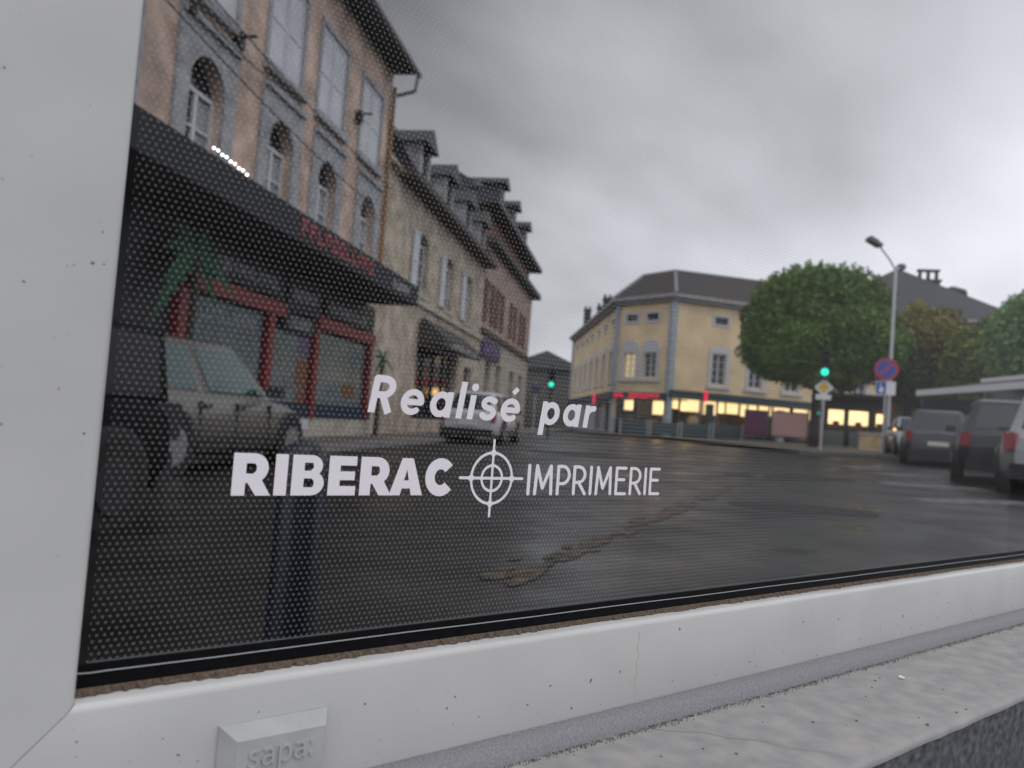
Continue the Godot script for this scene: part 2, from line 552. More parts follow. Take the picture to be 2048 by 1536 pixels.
# ---------------------------------------------------------------- the window
func near_window() -> void:
	var x0 := 0.0422
	var x1 := 0.98
	var y0 := -0.0847
	var y1 := 0.62
	var w := pane_node("shop_window", "white aluminium shop window with dark tinted pane above the stone sill", "window")
	# frame: four mitred sides of one rounded profile, (outwards from the opening, towards the viewer)
	var prof := [Vector2(0, -0.012), Vector2(0, 0.0058), Vector2(0.0004, 0.0069), Vector2(0.0012, 0.0077), Vector2(0.0022, 0.008), Vector2(0.0352, 0.008), Vector2(0.0361, 0.0077), Vector2(0.0367, 0.0068), Vector2(0.0367, -0.012)]
	var cn := [Vector2(x0, y0), Vector2(x1, y0), Vector2(x1, y1), Vector2(x0, y1)]
	var out := [Vector2(-1, -1), Vector2(1, -1), Vector2(1, 1), Vector2(-1, 1)]
	for k in 4:
		var s := Shape.new()
		s.soft(true)
		var a: Vector2 = cn[k]
		var b: Vector2 = cn[(k + 1) % 4]
		var oa: Vector2 = out[k]
		var ob: Vector2 = out[(k + 1) % 4]
		var d := (b - a).normalized() * 0.00012
		for i in prof.size() - 1:
			var p: Vector2 = prof[i]
			var q: Vector2 = prof[i + 1]
			var pa := a + oa * p.x + d
			var pb := b + ob * p.x - d
			var qa := a + oa * q.x + d
			var qb := b + ob * q.x - d
			s.quad(Vector3(pa.x, pa.y, p.y), Vector3(qa.x, qa.y, q.y), Vector3(qb.x, qb.y, q.y), Vector3(pb.x, pb.y, p.y))
		var o := part(["rail", "stile", "rail", "stile"][k], s, M.lacquer, w)
		o.set_meta("label", ["white bottom rail of the frame", "white right stile", "white top rail", "white left stile of the frame"][k])
	var s := Shape.new()
	s.span(x0 - 0.03, x1 + 0.03, y0 - 0.032, y0 - 0.004, -0.011, 0.004)
	s.span(x0 - 0.032, x0 - 0.004, y0 - 0.004, y1, -0.011, 0.004)
	part("frame_core", s, M.rubber, w)
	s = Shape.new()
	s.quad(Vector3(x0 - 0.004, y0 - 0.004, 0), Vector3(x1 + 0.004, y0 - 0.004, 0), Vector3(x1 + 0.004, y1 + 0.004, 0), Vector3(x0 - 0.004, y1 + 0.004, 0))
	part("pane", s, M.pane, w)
	# black gasket along the foot and the left side
	s = Shape.new()
	s.span(x0 - 0.003, x1, y0 - 0.003, -0.0764, 0.0004, 0.0013)
	part("gasket", s, M.rubber, w)
	s = Shape.new()
	s.span(x0 - 0.003, x0 + 0.0009, -0.0764, y1, 0.0004, 0.0013)
	part("gasket", s, M.rubber, w)
	s = Shape.new()
	var pts := [Vector3(x0 - 0.002, -0.0782, 0.0014), Vector3(x0 + 0.004, -0.0786, 0.0015)]
	for k in 30:
		pts.append(Vector3(x0 + 0.008 + k * 0.032, -0.0785 - 0.00012 * sin(k * 1.7) - 0.00004 * k, 0.0015))
	s.path(pts, 0.00022, 6)
	part("gasket_lip", s, M.lip, w, "thin pale edge of the black gasket")
	# brown grime along the ledge of the bottom rail
	s = Shape.new()
	var n := FastNoiseLite.new()
	n.seed = 3
	n.frequency = 60.0
	var prev := Vector3.ZERO
	for k in 700:
		var x := x0 + k * (x1 - x0) / 700.0
		var far := clampf(0.0025 + n.get_noise_1d(x * 7.0) * 0.0016 + n.get_noise_1d(x * 31.0) * 0.0012 + n.get_noise_1d(x * 0.3 + 7.0) * 0.0016, 0.00175, 0.0052)
		var hgt := y0 + 0.00025 + 0.0003 * absf(n.get_noise_1d(x * 4.0 + 9.0))
		var now := Vector3(x, hgt, far)
		if k > 0:
			s.quad(Vector3(prev.x, y0 + 0.0022, 0.0017), Vector3(prev.x, prev.y, prev.z), Vector3(now.x, now.y, now.z), Vector3(now.x, y0 + 0.0022, 0.0017))
		prev = now
	part("grime", s, M.brown_dirt, w, "brown grime lying along the ledge of the bottom rail")
	# dirt specks
	s = Shape.new()
	for k in 300:
		var on_stile := k < 40
		var x := x0 - 0.003 - 0.031 * rng.randf() if on_stile else x0 + 0.9 * pow(rng.randf(), 1.4)
		var y := -0.08 + 0.24 * rng.randf() if on_stile else y0 - 0.003 - 0.031 * sqrt(rng.randf())
		var r := 0.00012 + 0.00042 * pow(rng.randf(), 4.0)
		var q := rng.randf() * TAU
		var stretch := 1.0 + 1.6 * pow(rng.randf(), 3.0)
		var ring := []
		for i in 7:
			var e := Vector2(cos(TAU * i / 7) * stretch, sin(TAU * i / 7)).rotated(q) * r * rng.randf_range(0.7, 1.2)
			ring.append(Vector2(x, y) + e)
		s.plate(ring, 0.0079, 0.00808)
	var dirt := part("dirt_specks", s, M.dark_speck, w)
	dirt.set_meta("kind", "stuff")
	# dried run of dirty water
	s = Shape.new()
	for k in 26:
		var y := y0 - 0.005 - k * 0.0011
		var x := 0.262 + 0.0006 * sin(k * 0.9) + 0.0003 * rng.randf()
		s.plate([Vector2(x - 0.00018, y - 0.0005), Vector2(x + 0.0002, y - 0.0006), Vector2(x + 0.00015, y + 0.0005), Vector2(x - 0.00015, y + 0.0004)], 0.0079, 0.00806)
	part("dirt_run", s, mat("run", Color(0.40, 0.36, 0.28), 0.9), w)
	# cap with raised letters on the bottom rail
	var cap := pane_node("drain_cap", "small grey plastic cap with sloping edges and raised letters on the white bottom rail", "drain cap")
	s = Shape.new()
	var a := [Vector2(0.0806, -0.1165), Vector2(0.1148, -0.1165), Vector2(0.1148, -0.0968), Vector2(0.0806, -0.0968)]
	var b := [Vector2(0.0846, -0.1148), Vector2(0.1122, -0.1148), Vector2(0.1122, -0.1003), Vector2(0.0846, -0.1003)]
	for i in 4:
		var j := (i + 1) % 4
		s.quad(Vector3(a[i].x, a[i].y, 0.0078), Vector3(a[j].x, a[j].y, 0.0078), Vector3(a[j].x, a[j].y, 0.0092), Vector3(a[i].x, a[i].y, 0.0092))
		s.quad(Vector3(a[i].x, a[i].y, 0.0092), Vector3(a[j].x, a[j].y, 0.0092), Vector3(b[j].x, b[j].y, 0.0142), Vector3(b[i].x, b[i].y, 0.0142))
	s.quad(Vector3(b[0].x, b[0].y, 0.0142), Vector3(b[1].x, b[1].y, 0.0142), Vector3(b[2].x, b[2].y, 0.0142), Vector3(b[3].x, b[3].y, 0.0142))
	part("cap_body", s, M.cap, cap)
	var tm := TextMesh.new()
	var sf := SystemFont.new()
	sf.font_names = PackedStringArray(["Droid Sans"])
	tm.font = sf
	tm.text = "sapa:"
	tm.font_size = 64
	tm.pixel_size = 0.00014
	tm.depth = 0.0009
	tm.curve_step = 0.6
	var let := part_mesh("raised_lettering", tm, M.cap, cap)
	let.position = Vector3(0.0984, -0.1053, 0.0145)
	# mortar bead and stone sill
	s = Shape.new()
	var sill_y := -0.128
	var prev_ring := []
	s.soft(true)
	for k in 161:
		var x := -0.25 + k * 0.0095
		var ring := []
		for i in 7:
			var q := i / 6.0
			var bulge := sin(q * PI) * 0.0026
			var zz := lerpf(0.0074, 0.0168 + 0.0012 * n.get_noise_1d(x * 1.2), q) + bulge * 0.75
			var yy := lerpf(-0.1206 - 0.0004 * n.get_noise_1d(x * 2.0 + 3.0), sill_y - 0.0005, q * q * 0.35 + q * 0.65) + bulge * 0.5
			ring.append(Vector3(x, yy, zz))
		if k > 0:
			for i in 6:
				s.quad(prev_ring[i], prev_ring[i + 1], ring[i + 1], ring[i])
		prev_ring = ring
	var bead := part("mortar_bead", s, M.bead, self)
	place_on_pane(bead)
	tag(bead, "grey mortar bead between the white bottom rail and the stone sill", "mortar joint")
	var sill := pane_node("window_sill", "worn grey stone sill with a fine crack under the window", "window sill")
	s = Shape.new()
	s.soft(true)
	var prof2 := [Vector2(sill_y + 0.0006, -0.02), Vector2(sill_y, 0.06), Vector2(sill_y - 0.0002, 0.0805), Vector2(sill_y - 0.001, 0.0825), Vector2(sill_y - 0.0022, 0.0832), Vector2(sill_y - 0.004, 0.0830)]
	var pr := []
	for k in 161:
		var x := -0.5 + k * 0.0125
		var ring := []
		for i in prof2.size():
			var p: Vector2 = prof2[i]
			ring.append(Vector3(x, p.x, p.y + (0.0012 * n.get_noise_1d(x * 1.7 + 20.0) if i >= 2 else 0.0)))
		if k > 0:
			for i in prof2.size() - 1:
				s.quad(pr[i], pr[i + 1], ring[i + 1], ring[i])
		pr = ring
	part("sill_slab", s, M.sill, sill)
	s = Shape.new()
	var line := [Vector2(0.262, 0.019), Vector2(0.270, 0.026), Vector2(0.281, 0.033), Vector2(0.284, 0.040), Vector2(0.296, 0.050), Vector2(0.300, 0.060), Vector2(0.311, 0.070), Vector2(0.314, 0.080)]
	for i in line.size() - 1:
		var e := Vector2(line[i + 1].y - line[i].y, -(line[i + 1].x - line[i].x)).normalized() * 0.00013
		for sgn in [1]:
			s.quad(Vector3(line[i].x - e.x, sill_y + 0.00055, line[i].y - e.y), Vector3(line[i].x + e.x, sill_y + 0.00055, line[i].y + e.y), Vector3(line[i + 1].x + e.x, sill_y + 0.00055, line[i + 1].y + e.y), Vector3(line[i + 1].x - e.x, sill_y + 0.00055, line[i + 1].y - e.y))
	part("crack", s, M.dark_speck, sill, "fine crack across the sill")
	s = Shape.new()   # brown stain where the bead meets the stone: loose grit, thick along the joint
	for k in 4500:
		var x := -0.05 + 0.95 * rng.randf()
		var z := 0.0172 + 0.0012 * n.get_noise_1d(x * 1.2) + absf(rng.randfn(0.0, 0.0016)) - 0.0006
		var r := rng.randf_range(0.0001, 0.00028)
		s.tri(Vector3(x - r, sill_y + 0.0005, z + r), Vector3(x + r, sill_y + 0.0006, z + r * 0.4), Vector3(x, sill_y + 0.0009, z - r))
		s.tri(Vector3(x - r, sill_y + 0.0003, z + r), Vector3(x + r, sill_y + 0.0003, z + r * 1.4), Vector3(x, sill_y + 0.0009, z - r))
	var grit := part("brown_grit", s, M.brown_dirt, sill)
	grit.set_meta("kind", "stuff")
	s = Shape.new()
	for k in 60:
		var x := 0.12 + 0.6 * rng.randf()
		var z := rng.randf_range(0.022, 0.08)
		var r := 0.0002 + 0.0005 * pow(rng.randf(), 3.0)
		s.box(Vector3(x, sill_y + r * 0.7, z), Vector3(r * 2, r, r * 1.3), Basis(Vector3.UP, rng.randf() * PI))
	var crumbs := part("dark_crumbs", s, M.dark_speck, sill)
	crumbs.set_meta("kind", "stuff")
	for q in [[0.447, 0.038, 0.7], [0.225, 0.074, 0.35]]:
		s = Shape.new()
		s.box(Vector3(q[0], sill_y + 0.0012, q[1]), Vector3(0.0042 * q[2], 0.0007, 0.0016), Basis(Vector3.UP, 2.0))
		s.box(Vector3(q[0] + 0.0012, sill_y + 0.0013, q[1] - 0.0012), Vector3(0.0024 * q[2], 0.0006, 0.0012), Basis(Vector3.UP, 0.9))
		part("paint_flake", s, M.pale_fleck, sill, "white paint flake lying on the sill")
	# the wall that carries the window
	var wl := pane_node("shop_front_wall", "grey rendered wall of the shop around the white window", "wall")
	s = Shape.new()
	s.span(-1.6, x0 - 0.0375, -1.2, 2.2, -0.012, 0.009)
	s.span(x1 + 0.0375, 2.8, -1.2, 2.2, -0.012, 0.009)
	s.span(x0 - 0.0372, x1 + 0.0372, y1 + 0.0375, 2.2, -0.012, 0.009)
	part("wall_face", s, M.shop_wall, wl)
	s = Shape.new()
	s.span(-1.6, 2.8, -1.2, sill_y - 0.0035, 0.0091, 0.0826)
	part("rough_plinth", s, M.granite, wl, "rough grey plinth below the sill")
	film()

func place_on_pane(o: Node3D) -> void:
	var a := deg_to_rad(PANE)
	o.position = Vector3(0, EYE, 0) - Vector3(cos(a), 0, sin(a)) * GAP
	o.rotation.y = deg_to_rad(90.0 - PANE)

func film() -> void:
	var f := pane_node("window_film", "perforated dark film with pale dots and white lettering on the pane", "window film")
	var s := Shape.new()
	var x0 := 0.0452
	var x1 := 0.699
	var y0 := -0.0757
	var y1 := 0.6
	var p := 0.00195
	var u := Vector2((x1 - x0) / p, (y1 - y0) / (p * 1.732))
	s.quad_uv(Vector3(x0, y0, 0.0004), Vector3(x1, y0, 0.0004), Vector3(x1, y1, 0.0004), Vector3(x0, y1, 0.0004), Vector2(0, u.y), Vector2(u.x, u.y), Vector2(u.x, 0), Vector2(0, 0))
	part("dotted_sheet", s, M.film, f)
	s = Shape.new()
	s.span(x0, x1, y0 - 0.00045, y0 - 0.0001, 0.0002, 0.0005)
	part("film_edge", s, mat("film_edge", Color(0.09, 0.10, 0.10), 0.5), f)
	# lettering
	var base := -0.0299
	lettering("line_one", "slanted bold words Realisé par", f, realise_par(), 0.0007)
	lettering("printer_name", "heavy white letters RIBERAC", f, riberac(base), 0.0007)
	lettering("crosshair_emblem", "white crosshair emblem of two rings and a cross", f, crosshair(), 0.0007)
	lettering("trade_word", "thin white letters IMPRIMERIE", f, imprimerie(base - 0.0002), 0.0007)
	# a lit strip light inside the shop, glowing through the holes of the film
	var l := pane_node("strip_light", "row of bright white light spots shining through the film below the first arched window", "strip light")
	for k in 9:
		var q := k / 8.0
		s = Shape.new()
		var c := Vector3(lerpf(0.0664, 0.0770, q), lerpf(0.0752, 0.0697, q), -0.0006)
		s.disc(c + Vector3(0, 0.0003 * (k % 2), 0), Vector3(0, 0, 1), 0.00058, 0.0004, 12)
		part("glowing_spot", s, M.strip_white, l)

# ---- lettering: convex pieces, joined by scan lines into one flat sheet
func cap_stroke(a: Vector2, b: Vector2, w: float, round_ends := true) -> Array:
	var d := (b - a).normalized()
	var n := d.orthogonal() * w * 0.5
	if not round_ends:
		return [[a - n, b - n, b + n, a + n]]
	var out := []
	for k in 9:
		var q := PI * k / 8.0
		out.append(b + n * cos(q) + d * w * 0.5 * sin(q))
	for k in 9:
		var q := PI * k / 8.0
		out.append(a - n * cos(q) - d * w * 0.5 * sin(q))
	return [out]

func poly_stroke(pts: Array, w: float) -> Array:
	var out := []
	for i in pts.size() - 1:
		out += cap_stroke(pts[i], pts[i + 1], w)
	return out

func arc_pts(c: Vector2, rx: float, ry: float, a0: float, a1: float, n := 18) -> Array:
	var out := []
	for k in n + 1:
		var q := deg_to_rad(lerpf(a0, a1, float(k) / n))
		out.append(c + Vector2(cos(q) * rx, sin(q) * ry))
	return out

func put(pieces: Array, at: Vector2, size: Vector2, slant := 0.0) -> Array:
	var out := []
	for pc in pieces:
		var q := []
		for v in pc:
			q.append(at + Vector2((v.x + slant * v.y) * size.x, v.y * size.y))
		out.append(q)
	return out

func lettering(called: String, label: String, parent: Node, pieces: Array, z: float) -> void:
	var lo := 1e9
	var hi := -1e9
	var spans := []
	for pc in pieces:
		var a := 1e9
		var b := -1e9
		for v in pc:
			a = minf(a, v.y); b = maxf(b, v.y)
		spans.append(Vector2(a, b))
		lo = minf(lo, a); hi = maxf(hi, b)
	var step := 0.00009
	var s := Shape.new()
	var y := lo
	while y < hi:
		var m := y + step * 0.5
		var cuts := []
		for k in pieces.size():
			if m <= spans[k].x or m >= spans[k].y:
				continue
			var a := 1e9
			var b := -1e9
			var pc: Array = pieces[k]
			for i in pc.size():
				var p: Vector2 = pc[i]
				var q: Vector2 = pc[(i + 1) % pc.size()]
				if (p.y - m) * (q.y - m) < 0.0:
					var x := p.x + (q.x - p.x) * (m - p.y) / (q.y - p.y)
					a = minf(a, x); b = maxf(b, x)
			if b > a:
				cuts.append(Vector2(a, b))
		cuts.sort_custom(func(e, g): return e.x < g.x)
		var i := 0
		while i < cuts.size():
			var a: float = cuts[i].x
			var b: float = cuts[i].y
			while i + 1 < cuts.size() and cuts[i + 1].x <= b:
				i += 1
				b = maxf(b, cuts[i].y)
			s.quad(Vector3(a, y, z), Vector3(b, y, z), Vector3(b, y + step, z), Vector3(a, y + step, z))
			i += 1
		y += step
	part(called, s, M.print, parent, label)

func rect(x0: float, y0: float, x1: float, y1: float) -> Array:
	return [[Vector2(x0, y0), Vector2(x1, y0), Vector2(x1, y1), Vector2(x0, y1)]]

func ring_arc(c: Vector2, ro: Vector2, ri: Vector2, a0: float, a1: float, n := 16) -> Array:
	var out := []
	for k in n:
		var q := deg_to_rad(lerpf(a0, a1, float(k) / n))
		var w := deg_to_rad(lerpf(a0, a1, float(k + 1) / n))
		out.append([c + Vector2(cos(q) * ro.x, sin(q) * ro.y), c + Vector2(cos(w) * ro.x, sin(w) * ro.y), c + Vector2(cos(w) * ri.x, sin(w) * ri.y), c + Vector2(cos(q) * ri.x, sin(q) * ri.y)])
	return out

func heavy(ch: String) -> Array:   # heavy capitals in a box of height 1; [pieces, advance]
	var t := 0.33
	match ch:
		"I":
			return [rect(0, 0, t, 1), t]
		"R":
			var o := rect(0, 0, t, 1) + rect(t - 0.02, 0.76, 0.56, 1) + rect(t - 0.02, 0.30, 0.56, 0.52)
			o += ring_arc(Vector2(0.52, 0.65), Vector2(0.37, 0.35), Vector2(0.07, 0.11), -90, 90)
			o += [[Vector2(0.34, 0.36), Vector2(0.60, 0), Vector2(0.98, 0), Vector2(0.72, 0.40)]]
			return [o, 0.94]
		"B":
			var o := rect(0, 0, t, 1) + rect(t - 0.02, 0.81, 0.54, 1) + rect(t - 0.02, 0.42, 0.56, 0.61) + rect(t - 0.02, 0, 0.56, 0.2)
			o += ring_arc(Vector2(0.52, 0.73), Vector2(0.31, 0.27), Vector2(0.06, 0.085), -90, 90)
			o += ring_arc(Vector2(0.54, 0.30), Vector2(0.35, 0.30), Vector2(0.07, 0.105), -90, 90)
			return [o, 0.89]
		"E":
			return [rect(0, 0, t, 1) + rect(t - 0.02, 0.76, 0.80, 1) + rect(t - 0.02, 0.39, 0.76, 0.61) + rect(t - 0.02, 0, 0.80, 0.24), 0.80]
		"A":
			return [[[Vector2(0, 0), Vector2(0.35, 0), Vector2(0.62, 1), Vector2(0.36, 1)], [Vector2(0.71, 0), Vector2(1.08, 0), Vector2(0.72, 1), Vector2(0.46, 1)], [Vector2(0.25, 0.18), Vector2(0.8, 0.18), Vector2(0.72, 0.40), Vector2(0.34, 0.40)]], 1.08]
		"C":
			return [ring_arc(Vector2(0.52, 0.5), Vector2(0.52, 0.53), Vector2(0.2, 0.22), 40, 320, 26), 0.95]
	return [[], 0.5]

func riberac(base: float) -> Array:
	var out := []
	var x := 0.0
	var items := []
	for ch in ["R", "I", "B", "E", "R", "A", "C"]:
		var h: Array = heavy(ch)
		var k := 0.0
		if ch == "A": x -= 0.14
		if ch == "C": x -= 0.05
		items.append([h[0], x])
		x += float(h[1]) + 0.12
	var full := x - 0.12
	var sx := (0.1620 - 0.0805) / full
	for it in items:
		out += put(it[0], Vector2(0.0805 + it[1] * sx, base), Vector2(sx, 0.0132))
	return out

func thin(ch: String) -> Array:   # thin capitals with round ends, height 1
	var w := 0.105
	var l := w / 2
	match ch:
		"I":
			return [poly_stroke([Vector2(l, l), Vector2(l, 1 - l)], w), w]
		"M":
			return [poly_stroke([Vector2(l, l), Vector2(l + 0.04, 1 - l), Vector2(0.30, 0.24), Vector2(0.56, 1 - l), Vector2(0.60, l)], w), 0.655]
		"P":
			var a := [Vector2(l, l), Vector2(l, 1 - l), Vector2(0.20, 1 - l)] + arc_pts(Vector2(0.20, 0.665), 0.24, 0.335 - l, 90, -90) + [Vector2(l, 0.383)]
			return [poly_stroke(a, w), 0.46]
		"R":
			var a := [Vector2(l, l), Vector2(l, 1 - l), Vector2(0.20, 1 - l)] + arc_pts(Vector2(0.20, 0.69), 0.24, 0.31 - l, 90, -90) + [Vector2(l, 0.43)]
			return [poly_stroke(a, w) + poly_stroke([Vector2(0.22, 0.43), Vector2(0.46, l)], w), 0.50]
		"E":
			return [poly_stroke([Vector2(0.42, 1 - l), Vector2(l, 1 - l), Vector2(l, l), Vector2(0.42, l)], w) + poly_stroke([Vector2(l, 0.54), Vector2(0.36, 0.54)], w), 0.46]
	return [[], 0.3]

func imprimerie(base: float) -> Array:
	var out := []
	var x := 0.0
	var items := []
	for ch in ["I", "M", "P", "R", "I", "M", "E", "R", "I", "E"]:
		var h: Array = thin(ch)
		items.append([h[0], x])
		x += float(h[1]) + 0.115
	var sx := (0.2778 - 0.1980) / (x - 0.115)
	for it in items:
		out += put(it[0], Vector2(0.1980 + it[1] * sx, base), Vector2(sx, 0.0127))
	return out

func crosshair() -> Array:
	var c := Vector2(0.1802, -0.0234)
	var w := 0.00105
	var o := []
	for r in [0.0098, 0.0049]:
		o += ring_arc(c, Vector2(r + w / 2, r + w / 2), Vector2(r - w / 2, r - w / 2), 0, 360, 48)
	o += cap_stroke(c + Vector2(-0.0149, 0), c + Vector2(0.0152, 0), w)
	o += cap_stroke(c + Vector2(0, 0.0147), c + Vector2(0, -0.0146), w)
	for d in [Vector2(1, 0), Vector2(-1, 0), Vector2(0, 1), Vector2(0, -1)]:
		o += cap_stroke(c + d * 0.0096, c + d * 0.01001, 0.0024)
	return o

func round_letter(ch: String) -> Array:   # bold rounded lower case; x height 0.72, ascender 1
	var w := 0.185
	var l := w / 2
	match ch:
		"R":
			var a := [Vector2(l, 0), Vector2(l, 1 - l), Vector2(0.32, 1 - l)] + arc_pts(Vector2(0.32, 0.695), 0.22, 0.305 - l, 90, -90) + [Vector2(l, 0.483)]
			return [cut_ends(a, w) + cap_stroke(Vector2(0.32, 0.46), Vector2(0.55, 0.0), w, false), 0.66]
		"e":
			return [poly_stroke([Vector2(l + 0.02, 0.36), Vector2(0.55, 0.36)] + arc_pts(Vector2(0.335, 0.36), 0.245, 0.27, 0, 305, 26), w * 0.92), 0.68]
		"a":
			return [poly_stroke(arc_pts(Vector2(0.32, 0.36), 0.23, 0.27, 0, 360, 28), w) + cap_stroke(Vector2(0.56, 0.0), Vector2(0.56, 0.72), w, false), 0.66]
		"l":
			return [cap_stroke(Vector2(l, 0), Vector2(l, 1.06), w, false), w]
		"i":
			return [cap_stroke(Vector2(l, 0), Vector2(l, 0.70), w, false) + cap_stroke(Vector2(l, 0.93), Vector2(l, 0.932), w * 1.2), w]
		"s":
			return [poly_stroke([Vector2(0.46, 0.58)] + arc_pts(Vector2(0.28, 0.50), 0.17, 0.13, 60, 235, 14) + arc_pts(Vector2(0.28, 0.22), 0.19, 0.135, 65, -150, 18), w * 0.92), 0.52]
		"p":
			return [poly_stroke(arc_pts(Vector2(0.36, 0.36), 0.23, 0.27, 0, 360, 28), w) + cap_stroke(Vector2(l, -0.32), Vector2(l, 0.72), w, false), 0.66]
		"r":
			return [cap_stroke(Vector2(l, 0), Vector2(l, 0.72), w, false) + poly_stroke(arc_pts(Vector2(0.34, 0.36), 0.25, 0.27, 165, 88, 10), w), 0.40]
	return [[], 0.42]

func cut_ends(pts: Array, w: float) -> Array:   # a stroke whose first end is cut square
	return cap_stroke(pts[0], pts[1], w, false) + poly_stroke(pts.slice(1), w)

func realise_par() -> Array:
	var out := []
	var x := 0.0
	var items := []
	for ch in ["R", "e", "a", "l", "i", "s", "é", " ", "p", "a", "r"]:
		var h: Array = round_letter("e" if ch == "é" else ch)
		var pc: Array = h[0]
		if ch == "é":
			pc = pc + cap_stroke(Vector2(0.33, 0.86), Vector2(0.47, 1.02), 0.15, false)
		items.append([pc, x])
		x += float(h[1]) + 0.17
	var sx := (0.2318 - 0.1244) / (x - 0.17)
	for it in items:
		out += put(it[0], Vector2(0.1246 + it[1] * sx, -0.0013), Vector2(sx, 0.0132), 0.13)
	return out

# ---------------------------------------------------------------- building pieces
func window_at(parent: Node, o: Array, deep: float, frame: Material, pane: Material, bars := 1, called := "window") -> Node3D:
	# a casement window in an opening [x0, y0, x1, y1, rise]
	var s := Shape.new()
	var z := -deep + 0.03
	var b := 0.07
	var x0: float = o[0]
	var y0: float = o[1]
	var x1: float = o[2]
	var y1: float = o[3] - float(o[4])
	s.span(x0, x0 + b, y0, y1, z, z + 0.06)
	s.span(x1 - b, x1, y0, y1, z, z + 0.06)
	s.span(x0 + b, x1 - b, y0, y0 + b, z, z + 0.06)
	s.span(x0 + b, x1 - b, y1 - b, y1, z, z + 0.06)
	var mx := (x0 + x1) / 2
	s.span(mx - 0.05, mx + 0.05, y0 + b, y1 - b, z, z + 0.055)
	for k in bars:
		var yy := lerpf(y0, y1, (k + 1.0) / (bars + 1.0))
		s.span(x0 + b, mx - 0.05, yy - 0.02, yy + 0.02, z, z + 0.05)
		s.span(mx + 0.05, x1 - b, yy - 0.02, yy + 0.02, z, z + 0.05)
	var w := part(called, s, frame, parent)
	s = Shape.new()
	var poly := [Vector2(x0, y0), Vector2(x1, y0)]
	var a: Array = Shape.arch(o)
	a.reverse()
	poly += a
	s.plate(poly, -deep - 0.05, -deep + 0.02)
	part("pane", s, pane, w)
	return w

func shutter_panel(parent: Node, x0: float, x1: float, y0: float, y1: float, z: float, m: Material) -> void:
	var s := Shape.new()
	s.span(x0, x1, y0, y1, z, z + 0.035)
	s.span(x0, x0 + 0.06, y0, y1, z + 0.035, z + 0.05)
	s.span(x1 - 0.06, x1, y0, y1, z + 0.035, z + 0.05)
	for k in 3:
		var yy := lerpf(y0 + 0.04, y1 - 0.04, k / 2.0)
		s.span(x0 + 0.06, x1 - 0.06, yy - 0.04, yy + 0.04, z + 0.035, z + 0.05)
	part("shutter", s, m, parent)

func marks(called: String, parent: Node, m: Material, x0: float, x1: float, y0: float, y1: float, z: float, count: int, seeded: int) -> void:
	# worn letters too blurred to read: uprights, bars and loops of a letter's size
	var r := RandomNumberGenerator.new()
	r.seed = seeded
	var s := Shape.new()
	var step := (x1 - x0) / count
	var h := y1 - y0
	for k in count:
		var x := x0 + k * step
		var w := step * 0.72
		var t := step * 0.2
		var kind := r.randi() % 5
		s.span(x, x + t, y0, y0 + h * r.randf_range(0.75, 1.0), z, z + 0.02)
		if kind != 1:
			s.span(x + t, x + w, y1 - t * 1.2, y1, z, z + 0.02)
		if kind in [0, 2]:
			s.span(x + t, x + w * 0.9, (y0 + y1) / 2 - t * 0.5, (y0 + y1) / 2 + t * 0.5, z, z + 0.02)
		if kind in [1, 3]:
			s.span(x + t, x + w, y0, y0 + t * 1.2, z, z + 0.02)
		if kind in [3, 4]:
			s.span(x + w - t, x + w, y0 + t * 1.25, y1 - t * 1.25, z, z + 0.02)
	part(called, s, m, parent)

